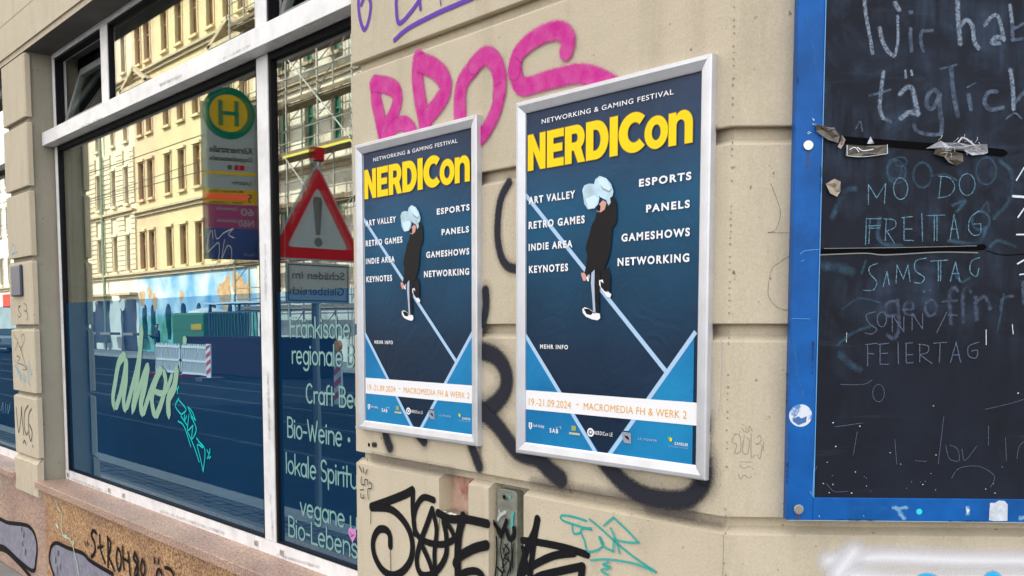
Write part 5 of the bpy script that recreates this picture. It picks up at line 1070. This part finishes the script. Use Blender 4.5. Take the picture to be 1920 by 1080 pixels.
# ground floor of the cream house: two shop openings
mb = MB()
for a, b in ((-67.38, -66.2), (-62.5, -60.6), (-58.0, -57.63)): mb.box(a, b, YF-.3, YF, 0, 3.1)
mb.box(-67.38, -57.63, YF-.3, YF, 3.1, 4.55); mb.box(-65.0, -62.6, YF-.3, YF, 0, .4)
mb.build('ground_floor_wall', WHITER, wh)
for a, b in ((-66.2, -62.5), (-60.6, -58.0)):
    MB().box(a, b, YF-.25, YF-.15, 0, 3.1).build('shop_door', mat('dark_blue_shopfront', (.02, .03, .06), .3), wh); MB().box(a-.3, b+.3, YF+.002, YF+.5, 3.35, 3.5).build('canopy', TRIM, wh)
    mb = MB(); mb.disc(((a+b)/2, YF+.2, 2.75), (0, 1, 0), .35, .15, 16); mb.build('round_lamp', WHITER, wh)
for a in (-61.6, -64.2, -57.9): MB().box(a, a+1.6, YF+.3, YF+.9, .95, 1.1).build('counter', mat('grey_wood', (.25, .22, .2), .7), wh)
# peach bay has the mural's start; mural wall with arched openings
mur = bpy.data.materials.new('mural_paint'); mur.use_nodes = True; t = mur.node_tree; b = t.nodes['Principled BSDF']; l = t.links; b.inputs['Roughness'].default_value = .85
g = t.nodes.new('ShaderNodeNewGeometry'); sp = t.nodes.new('ShaderNodeSeparateXYZ'); l.new(g.outputs['Position'], sp.inputs[0])
n1 = t.nodes.new('ShaderNodeTexNoise'); n1.inputs['Scale'].default_value = .55; n1.inputs['Detail'].default_value = 6; l.new(g.outputs['Position'], n1.inputs['Vector'])
r1 = t.nodes.new('ShaderNodeValToRGB'); e = r1.color_ramp.elements; e[0].position = .40; e[0].color = (.10, .33, .60, 1); e[1].position = .66; e[1].color = (.62, .74, .78, 1); l.new(n1.outputs[0], r1.inputs[0])
n2_ = t.nodes.new('ShaderNodeTexNoise'); n2_.inputs['Scale'].default_value = 1.1; n2_.inputs['Detail'].default_value = 5; l.new(g.outputs['Position'], n2_.inputs['Vector'])
r2 = t.nodes.new('ShaderNodeValToRGB'); e = r2.color_ramp.elements; e[0].position = .38; e[0].color = (.04, .20, .09, 1); e[1].position = .62; e[1].color = (.16, .42, .40, 1); l.new(n2_.outputs[0], r2.inputs[0])
ad = t.nodes.new('ShaderNodeMath'); ad.operation = 'MULTIPLY_ADD'; ad.inputs[1].default_value = 2.2; l.new(n1.outputs[0], ad.inputs[0]); l.new(sp.outputs['Z'], ad.inputs[2])
mr = t.nodes.new('ShaderNodeMapRange'); mr.inputs['From Min'].default_value = 3.15; mr.inputs['From Max'].default_value = 3.4; l.new(ad.outputs[0], mr.inputs['Value'])
mx1 = t.nodes.new('ShaderNodeMixRGB'); l.new(mr.outputs[0], mx1.inputs[0]); l.new(r2.outputs[0], mx1.inputs[1]); l.new(r1.outputs[0], mx1.inputs[2]); l.new(mx1.outputs[0], b.inputs['Base Color'])
AR = [-57.0, -55.85, -53.5, -51.5, -49.55, -47.8, -45.9, -44.0]
mb = MB(); cur = -57.6; aw, az0, az1 = .66, .75, 2.75
for xw in AR:
    mb.box(cur, xw, YF-.3, YF, 0, 4.55); mb.box(xw, xw+aw, YF-.3, YF, 0, az0)
    n = 10; top = 4.55; P_ = [(xw+aw/2-aw/2*math.cos(math.pi*i/n), az1-.33+aw/2*math.sin(math.pi*i/n)) for i in range(n+1)]
    for i in range(n):
        (x_a, z_a), (x_b, z_b) = P_[i], P_[i+1]
        mb.quad((x_a, YF, z_a), (x_b, YF, z_b), (x_b, YF, top), (x_a, YF, top)); mb.quad((x_a, YF, z_a), (x_b, YF, z_b), (x_b, YF-.3, z_b), (x_a, YF-.3, z_a))
    cur = xw+aw
mb.box(cur, -42.6, YF-.3, YF, 0, 4.55)
mb.build('mural_wall', mur, ya)
for xw in AR:
    MB().box(xw, xw+aw, YF-.28, YF-.24, az0, az1+.1).build('arched_window', mat('arch_dark', (.02, .018, .03), .2), ya); MB().box(xw+aw/2-.03, xw+aw/2+.03, YF-.24, YF-.2, az0, az1).build('glazing_bar', WOODW, ya)
# painted castle-like clumps of the mural, as flat print proud of the wall
MBR = mat('mural_brown', (.42, .22, .10), .85, col2=(.55, .42, .25), nscale=3)
random.seed(21)
for cx_, cz_, s_ in ((-57.0, 3.05, .8), (-55.9, 3.4, .55), (-55.2, 2.9, .7), (-51.4, 3.1, .45), (-46.0, 3.2, 1.2), (-44.6, 3.5, 1.1), (-43.6, 3.0, .8)):
    mb = MB(); pts = []
    for i in range(14):
        a_ = 2*math.pi*i/14; r_ = s_*random.uniform(.45, 1.0); pts.append((cx_+r_*math.cos(a_)*.8, YF+.004+.002*(s_ > 1), cz_+r_*math.sin(a_)))
    mb.poly(pts); mb.build('mural_shape', MBR, ya)
# pediments over the windows
for px_c, w_ in ((261, 2.0), (441, 2.2)):
    c = RV(px_c, 150 if px_c < 300 else 62, 20); x = c.x; z = 15.25
    mb = MB(); y0_, y1_ = YF+.002, YF+.42
    for (xa_, za_), (xb_, zb_) in (((x-w_, z), (x, z+1.0)), ((x, z+1.0), (x+w_, z)), ((x-w_, z), (x+w_, z))):
        d = Vector((xb_-xa_, 0, zb_-za_)); Ln = d.length; d.normalize(); u_ = Vector((-d.z, 0, d.x)); mb.obox(((xa_+xb_)/2, (y0_+y1_)/2, (za_+zb_)/2), d, Vector((0, 1, 0)), u_, Ln/2+.05, .21, .10)
    mb.build('pediment', TRIM, ya)
# scaffolding in front of the white house
SCM = mat('galvanised_tube', (.32, .33, .31), .5, .4); PLK = mat('scaffold_plank', (.20, .155, .10), .8, noise=.4, nscale=3); YBRD = mat('yellow_toe_board', (.55, .50, .06), .6)
sroot = empty('scaffolding', (-34, -18.6, 0), 'metal tube scaffolding with plank decks in front of the white house', 'scaffolding')
YS = -18.46; sx = [-42.4+2.57*k for k in range(8)]
ups = None
for y in (YS, YS-.72):
    for x in sx:
        if ups is None: ups = MB().tube([(x, y, -.1), (x, y, 20.5)], .045, 6).build('upright', SCM, sroot); x0_, y0_ = x, y
        else:
            c = ups.copy(); C.objects.link(c); c.parent = sroot; c.location = (x-x0_, y-y0_, 0)
for z in (2.2, 4.35, 6.5, 8.65, 10.8, 12.9, 15.1, 17.3):
    MB().box(sx[0], sx[-1], YS-.70, YS-.06, z-.04, z+.06).build('plank_deck', PLK, sroot)
    for x in sx: MB().tube([(x+.02, YS-.05, z-.75), (x+.6, YS-.4, z-.05)], .025, 5).build('bracket', SCM, sroot)
    MB().box(sx[0], sx[-1], YS-.02, YS+.02, z+.07, z+.22).build('toe_board', PLK, sroot)
    for zz in (z+.55, z+1.05): MB().tube([(sx[0], YS+.05, zz), (sx[-1], YS+.05, zz)], .028, 5).build('ledger', SCM, sroot)
for k, (x, z) in enumerate([(sx[0], 8.7), (sx[0], 4.4), (sx[2], 10.8), (sx[4], 8.7), (sx[1], 12.9), (sx[3], 4.4), (sx[2], 6.5), (sx[3], 10.8), (sx[4], 6.5), (sx[5], 10.8), (sx[3], 8.7)]):
    s_ = 1 if k % 2 else -1; xa_, xb_ = (x, x+2.57) if s_ > 0 else (x+2.57, x)
    MB().tube([(xa_, YS+.08, z), (xb_, YS+.08, z+2.1)], .03, 5).build('diagonal_brace', SCM, sroot)
MB().box(sx[2]-.3, sx[-1], YS+.03, YS+.05, 8.62, 8.72).build('yellow_edge', YBRD, sroot)
# overhead tram wires
for k, (y, z, s_) in enumerate(((-9.6, 5.8, 0), (-7.2, 5.7, 0), (-12.5, 6.6, 1))):
    MB().tube([(-100, y-(6 if s_ else 0), z+.5), (-60, y, z+.1), (-20, y+(2 if s_ else 0), z)], .013, 5).build('tram_wire', mat('wire_dark', (.05, .05, .05), .6), None, label='thin overhead tram wire number %s above the street, seen mirrored' % ('one', 'two', 'three')[k], cat='wire')
o_ = bpy.data.objects
o_['tram_wire']['label'] = 'thin straight tram wire over the far track'; o_['tram_wire.001']['label'] = 'thin straight tram wire over the near track'; o_['tram_wire.002']['label'] = 'slanting span wire crossing above the tracks'

# ---- stop sign (stands on our pavement, printed side towards the right)
def sign_frame(cx, cyv, cz, ang):
    """virtual direction angle (deg) in the mirror -> real horizontal axis and normal of the plate"""
    a = math.radians(ang); u = Vector((math.cos(a), -math.sin(a), 0)); n = Vector((math.sin(a), math.cos(a), 0))
    return Vector((cx, 2*YG-cyv, cz)), u, n
def sign_text(s, c, u, n, x, z, h, m, parent, width=None, bold=.015, off=.006, align='LEFT'):
    # readable from the printed side: left to right runs along -u
    return text_obj('lettering', s, h, m, parent, lambda a, b: c - u*(x+a) + Zv*(z+b) + n*off, width=width, bold=bold, align=align)
def flat(c, u, n, pts, off, m, parent, name='panel'):
    mb = MB(); mb.poly([c + (-u)*x*-1*-1 + Zv*z + n*off if False else c - u*x + Zv*z + n*off for x, z in pts]); return mb.build(name, m, parent)
SW = mat('sign_white', (.27, .31, .34), .6, spec=.1); SGREEN = mat('sign_green', (.0, .12, .075), .6, spec=.1); SYEL = mat('sign_yellow', (.50, .33, .015), .6, spec=.1); SBLK = mat('sign_black', (.02, .02, .022), .5)
SMAG = mat('sign_magenta', (.26, .012, .13), .5); SBLUE = mat('sign_blue', (.0, .035, .20), .5); SRED = mat('sign_red', (.36, .004, .015), .6, spec=.1); SORG = mat('sign_orange_strip', (.95, .10, .01), .4); POST = mat('grey_post', (.22, .23, .24), .5, .4)
c, u, n = sign_frame(-7.36, 1.90, 2.08, 70)
stop = empty('tram_stop_sign', tuple(c), 'tall tram stop sign with green H disc, mirrored in the large shop window', 'sign')
# plate: half width .215, height 1.38 (x runs to the reader's right)
hw, H_ = .215, 1.36
MB().obox(c + Zv*.62, u, n, Zv, hw, .004, .62).build('plate', SW, stop)
MB().obox(c + u*(hw+.02) + Zv*.62, u, n, Zv, .018, .03, .64).build('plate_edge', POST, stop)
circ = lambda r, cz_, k=32: [(r*math.cos(2*math.pi*i/k), cz_+r*math.sin(2*math.pi*i/k)) for i in range(k)]
MB().disc(c + Zv*1.16 - n*.004, n, .205, .010, 36).build('disc', SGREEN, stop); flat(c, u, n, circ(.148, 1.16), .0075, SYEL, stop, 'disc_centre')
for x in (-.062, .062): flat(c, u, n, [(x-.018, 1.06), (x+.018, 1.06), (x+.018, 1.26), (x-.018, 1.26)], .009, SGREEN, stop, 'letter_bar')
flat(c, u, n, [(-.044, 1.145), (.044, 1.145), (.044, 1.175), (-.044, 1.175)], .0095, SGREEN, stop, 'letter_bar')
sign_text('Körnerstraße', c, u, n, -.175, .850, .050, SBLK, stop, .33, .035); sign_text('Doppelhaltestelle', c, u, n, -.175, .785, .036, SBLK, stop, .33, .03)
flat(c, u, n, [(-.115, .715), (-.075, .715), (-.075, .755), (-.115, .755)], .006, SRED, stop); flat(c, u, n, [(-.07, .715), (-.035, .715), (-.035, .755), (-.07, .755)], .006, SRED, stop); flat(c, u, n, circ(.02, .735, 12), .006, SBLK, stop, 'mark')
flat(c, u, n, [(-hw, .675), (hw, .675), (hw, .70), (-hw, .70)], .006, SYEL, stop); sign_text('Leipziger', c, u, n, -.16, .60, .036, SBLK, stop, .15); flat(c, u, n, [(-.19, .57), (-.18, .57), (-.18, .61), (-.19, .61)], .006, SYEL, stop)
flat(c, u, n, [(-hw, .44), (hw, .44), (hw, .56), (-hw, .56)], .006, SYEL, stop); flat(c, u, n, [(-.14, .475), (.205, .475), (.205, .525), (-.14, .525)], .0085, SORG, stop, 'strip')
sign_text('9', c, u, n, -.17, .46, .07, SBLK, stop, off=.008); sign_text('Thekla - Connewitz', c, u, n, -.10, .447, .02, SBLK, stop, .26, off=.0075); sign_text('Markkleeberg West', c, u, n, -.10, .535, .02, SBLK, stop, .26, off=.0075)
flat(c, u, n, [(-hw, .25), (hw, .25), (hw, .439), (-hw, .439)], .006, SMAG, stop); sign_text('60', c, u, n, -.18, .355, .058, SW, stop, .10, off=.008); sign_text('N60', c, u, n, -.18, .265, .058, SW, stop, .12, off=.008)
sign_text('Lipsiusstraße', c, u, n, -.05, .395, .026, SW, stop, .16, off=.008); sign_text('Lipsiusstraße', c, u, n, -.05, .30, .026, SW, stop, .16, off=.008)
flat(c, u, n, [(-hw, .0), (hw, .0), (hw, .249), (-hw, .249)], .0065, SBLUE, stop); sign_text('Tram 110', c, u, n, -.18, .03, .022, SW, stop, .08, off=.008)
MB().tube([c + u*(hw+.065) - Zv*2.08, c + u*(hw+.065) + Zv*1.42], .03, 10).build('post', POST, stop)
# ---- warning sign
c, u, n = sign_frame(-6.6, 2.25, 0.0, 92)
ws = empty('warning_sign', tuple(c), 'red triangular warning sign with exclamation mark, mirrored in the right window pane', 'sign')
def tri(r, off, m, z=2.30, name='triangle', th=None):
    P_ = [(r*math.sin(2*math.pi*i/3), z+r*math.cos(2*math.pi*i/3)) for i in range(3)]; Q = []
    for i in range(3):                                           # rounded corners
        p, a_, b_ = Vector(P_[i]), Vector(P_[i-1]), Vector(P_[(i+1) % 3])
        for k in range(5):
            t_ = k/4; q = (p+(a_-p)*.07).lerp(p+(b_-p)*.07, t_); Q.append(tuple(q.lerp(p, .5*math.sin(math.pi*t_))))
    if th:
        mb = MB(); A = [mb.vert(c - u*x + Zv*z_ + n*off) for x, z_ in Q]; B = [mb.vert(c - u*x + Zv*z_ + n*(off-th)) for x, z_ in Q]; mb.face(A); mb.face(B[::-1])
        for i in range(len(Q)): mb.face([A[i], A[(i+1) % len(Q)], B[(i+1) % len(Q)], B[i]])
        return mb.build(name, m, ws)
    return flat(c, u, n, Q, off, m, ws, name)
tri(.505, 0, SW, th=.02, name='plate'); tri(.480, .002, SRED, name='red_border'); tri(.315, .004, SW, name='white_field')
flat(c, u, n, [(-.020, 2.245), (.020, 2.245), (.042, 2.50), (.030, 2.535), (-.030, 2.535), (-.042, 2.50)], .006, SBLK, ws, 'exclamation_bar'); flat(c, u, n, circ(.036, 2.19), .006, SBLK, ws, 'exclamation_dot')
MB().obox(c + Zv*1.875, u, n, Zv, .285, .006, .155).build('sub_plate', SW, ws)
for a_, b_, z0_, z1_ in ((-.27, .27, 1.735, 1.745), (-.27, .27, 2.005, 2.015), (-.27, -.26, 1.745, 2.005), (.26, .27, 1.745, 2.005)): flat(c, u, n, [(a_, z0_), (b_, z0_), (b_, z1_), (a_, z1_)], .008, SBLK, ws, 'plate_border')
sign_text('Schäden im', c, u, n, -.235, 1.905, .062, SBLK, ws, .47, off=.008); sign_text('Gleisbereich', c, u, n, -.235, 1.785, .062, SBLK, ws, .49, off=.008)
MB().tube([c - n*.04 - Zv*.02, c - n*.04 + Zv*2.86], .03, 8).build('post', POST, ws); MB().obox(c + Zv*2.86, u, n, Zv, .05, .03, .05).build('post_cap', SRED, ws)
# ---- barriers: white plastic fence panels, beacons
WPL = mat('white_plastic', (.62, .64, .66), .5); RPL = mat('red_plastic', (.50, .02, .05), .5); AMB = mat('amber_lens', (.80, .30, .02), .3)
def barrier(loc, rz, label, seed=0):
    r = empty('barrier_fence', loc, label, 'barrier', 'white plastic barriers on the street'); r.rotation_euler.z = rz
    keep = r.location.copy(); r.location = (0, 0, 0); L_ = 2.1
    mb = MB(); mb.box(-L_/2, L_/2, -.03, .03, .95, 1.03); mb.box(-L_/2, L_/2, -.03, .03, .52, .58); mb.box(-L_/2, L_/2, -.03, .03, .12, .18); mb.box(-L_/2, -L_/2+.05, -.03, .03, .02, 1.0); mb.box(L_/2-.05, L_/2, -.03, .03, .02, 1.0); mb.build('frame', WPL, r)
    for k in range(24): MB().box(-L_/2+.08+k*.082, -L_/2+.115+k*.082, -.015, .015, .18, .95).build('slat', WPL, r)
    for k in range(12): MB().box(-L_/2+.1+k*.165, -L_/2+.16+k*.165, -.02, .02, 1.03, 1.09).build('spike', WPL, r)
    MB().box(-L_/2, L_/2, -.034, -.0305, .60, .90).build('printed_panel', mat('plum_board', (.20, .06, .10), .6), r) if seed else None
    for x in (-L_/2, L_/2): MB().box(x-.18, x+.18, -.3, .3, -.0, .09).build('foot', RPL, r)
    r.location = keep; return r
def beacon(loc, label, lamp=False):
    r = empty('beacon_board', loc, label, 'barrier beacon', 'red and white beacons'); keep = r.location.copy(); r.location = (0, 0, 0)
    MB().box(-.14, .14, -.02, .02, .10, 1.12).build('board', WPL, r)
    for k in range(4):
        mb = MB(); z = .16+k*.25; mb.poly([(-.13, .024, z), (.13, .024, z+.14), (.13, .024, z+.27 if z+.27 < 1.1 else 1.1), (-.13, .024, z+.13)]); mb.build('red_stripe', RPL, r)
    MB().box(-.25, .25, -.35, .35, 0, .10).build('foot', mat('recycled_rubber', (.05, .05, .05), .8), r)
    if lamp: MB().disc((0, -.04, 1.28), (0, 1, 0), .10, .08, 16).build('lamp', AMB, r); MB().box(-.06, .06, -.05, .05, 1.12, 1.18).build('lamp_base', SYEL, r)
    r.location = keep; return r
barrier((-31.3, -10.7, -.13), 0, 'left white plastic barrier panel with a plum board, mirrored below the green container', 1); barrier((-29.1, -10.7, -.13), 0, 'white plastic barrier panel next to the striped beacon')
beacon((-27.7, -10.5, -.13), 'red and white striped beacon at the end of the white barriers'); beacon((-16.6, -8.2, -.13), 'striped beacon with amber lamp seen in the right window pane', True)
# ---- green container with white lid
r = empty('container', (-38.3, -15.2, -.13), 'dark green round topped container with a white lid in front of the mural', 'container')
CG = mat('container_green', (.012, .13, .055), .45); MB().box(-39.9, -36.8, -16.3, -14.4, 0, 2.05).build('body', CG, r, bevel=.08)
mb = MB(); mb.lathe((-38.35, -15.35, 2.05), [(.85, 0), (.82, .06), (.45, .18), (.1, .24)], 20); mb.build('lid', WPL, r); MB().box(-37.9, -37.0, -14.39, -14.37, 1.35, 1.60).build('yellow_label', SYEL, r)
strokes('graffiti', yplane(-14.38), [], 1, WHITESP, r) if False else None
# ---- dark kiosk with railing under a pale canopy
r = empty('kiosk', (-28.5, -13.5, -.13), 'low dark kiosk terrace with iron railing and pale canopy, right of the container', 'kiosk')
MB().box(-33.5, -27, -14.5, -12.2, -.1, 1.15).build('base_wall', mat('plum_wall', (.022, .010, .020), .8, spec=.1), r)
MB().box(-31.6, -26.9, -13.4, -12.1, 2.25, 2.31).build('canopy', mat('pale_canopy', (.55, .62, .66), .5), r)
mb = MB()
for k in range(21): mb.box(-31.5+k*.22, -31.47+k*.22, -12.25, -12.22, 1.15, 1.95)
mb.box(-31.5, -27, -12.26, -12.21, 1.95, 2.0); mb.build('railing', mat('iron_blue', (.03, .06, .09), .5), r)
for x in (-31.5, -29.3, -27.1): MB().box(x, x+.07, -12.3, -12.23, 1.15, 2.25).build('post', mat('iron_blue', (.03, .06, .09), .5), r)

# ---- parked car down the street
def car(loc, col, label):
    r = empty('parked_car', loc, label, 'car'); k_ = r.location.copy(); r.location = (0, 0, 0)
    prof = [(-2.1, .35), (-2.12, .75), (-1.95, .92), (-1.1, 1.0), (-.55, 1.42), (.95, 1.45), (1.6, 1.02), (2.1, .92), (2.15, .5), (2.1, .3)]
    mb = MB(); A = [mb.vert((x, -.85, z)) for x, z in prof]; B = [mb.vert((x, .85, z)) for x, z in prof]; mb.face(A); mb.face(B[::-1])
    for i in range(len(A)): mb.face([A[i], A[(i+1) % len(A)], B[(i+1) % len(A)], B[i]])
    mb.build('body', col, r, bevel=.06)
    gm = mat('car_glass', (.03, .05, .07), .05)
    for s_ in (-1, 1):
        mb = MB(); mb.poly([(-.95, s_*.857, 1.0), (-.5, s_*.857, 1.34), (.85, s_*.857, 1.36), (1.35, s_*.857, 1.03)]); mb.build('side_window', gm, r)
    mb = MB(); mb.quad((-1.10, -.7, 1.03), (-1.10, .7, 1.03), (-.62, .66, 1.40), (-.62, -.66, 1.40)); mb.build('windscreen', gm, r); mb = MB(); mb.quad((1.55, -.7, 1.09), (1.55, .7, 1.09), (1.02, .66, 1.46), (1.02, -.66, 1.46)); mb.build('rear_window', gm, r)
    for x in (-1.35, 1.35):
        for s_ in (-1, 1): wh_ = MB().disc((x, s_*.70, .33), (0, s_, 0), .33, .20, 18).build('wheel', BLACK, r); MB().disc((x, s_*.90, .33), (0, s_, 0), .2, .01, 14).build('rim', STEEL, wh_)
    for s_ in (-1, 1): MB().box(-2.16, -2.10, s_*.62-.16, s_*.62+.16, .66, .80).build('headlight', WPL, r); MB().box(2.12, 2.17, s_*.68-.1, s_*.68+.1, .66, .85).build('taillight', RPL, r)
    r.location = k_; return r
c_ = car((-66.0, -14.2, -.13), mat('silver_car_paint', (.42, .46, .52), .25, .5), 'silver car seen mirrored in the far left window')
MB().box(-82, -68.2, -19.6, -18.3, 2.9, 3.9).build('awning', mat('red_awning', (.45, .04, .03), .7), None, label='red shop awning on the pale house down the street', cat='awning')
# ---- person in dark jacket on the road
r = empty('person', (-41.6, -14.4, -.13), 'person in a dark blue jacket standing with both hands raised to the chest', 'person')
def skin_body(name, verts, edges, radii, m, parent):
    me = bpy.data.meshes.new(name); me.from_pydata(verts, edges, []); ob = bpy.data.objects.new(name, me); C.objects.link(ob); ob.parent = parent
    ob.modifiers.new('skin', 'SKIN')
    for i, v in enumerate(me.skin_vertices[0].data): v.radius = radii[i] if isinstance(radii[i], tuple) else (radii[i], radii[i]); v.use_root = (i == 0)
    ob.modifiers.new('sub', 'SUBSURF').levels = 1; me.materials.append(m); return ob
JK = mat('navy_jacket', (.015, .022, .045), .8); SK = mat('skin', (.42, .24, .17), .6)
V_ = [(0, 0, .95), (0, 0, 1.18), (0, 0, 1.40), (0, 0, 1.50), (.20, 0, 1.40), (.27, .04, 1.14), (.10, .28, 1.22), (-.20, 0, 1.40), (-.27, .04, 1.14), (-.10, .28, 1.22), (.10, 0, .88), (.12, .02, .48), (.13, 0, .08), (.13, .16, .04), (-.10, 0, .88), (-.12, .02, .48), (-.13, 0, .08), (-.13, .16, .04)]
skin_body('body', V_, [(0, 1), (1, 2), (2, 3), (2, 4), (4, 5), (5, 6), (2, 7), (7, 8), (8, 9), (0, 10), (10, 11), (11, 12), (12, 13), (0, 14), (14, 15), (15, 16), (16, 17)],
          [(.17, .12), (.18, .13), (.19, .12), .07, .08, .065, .045, .08, .065, .045, .10, .075, .055, .05, .10, .075, .055, .05], JK, r)
skin_body('head', [(0, .01, 1.48), (0, .02, 1.60), (0, .03, 1.70)], [(0, 1), (1, 2)], [.055, .085, .08], SK, r)
skin_body('hair', [(0, -.01, 1.66), (0, -.02, 1.74)], [(0, 1)], [.09, .075], mat('dark_hair', (.02, .014, .01), .8), r)
for s_ in (-1, 1): skin_body('hand', [(s_*.09, .28, 1.22), (s_*.05, .33, 1.25), (s_*.04, .37, 1.27)], [(0, 1), (1, 2)], [.035, .04, .025], SK, r)
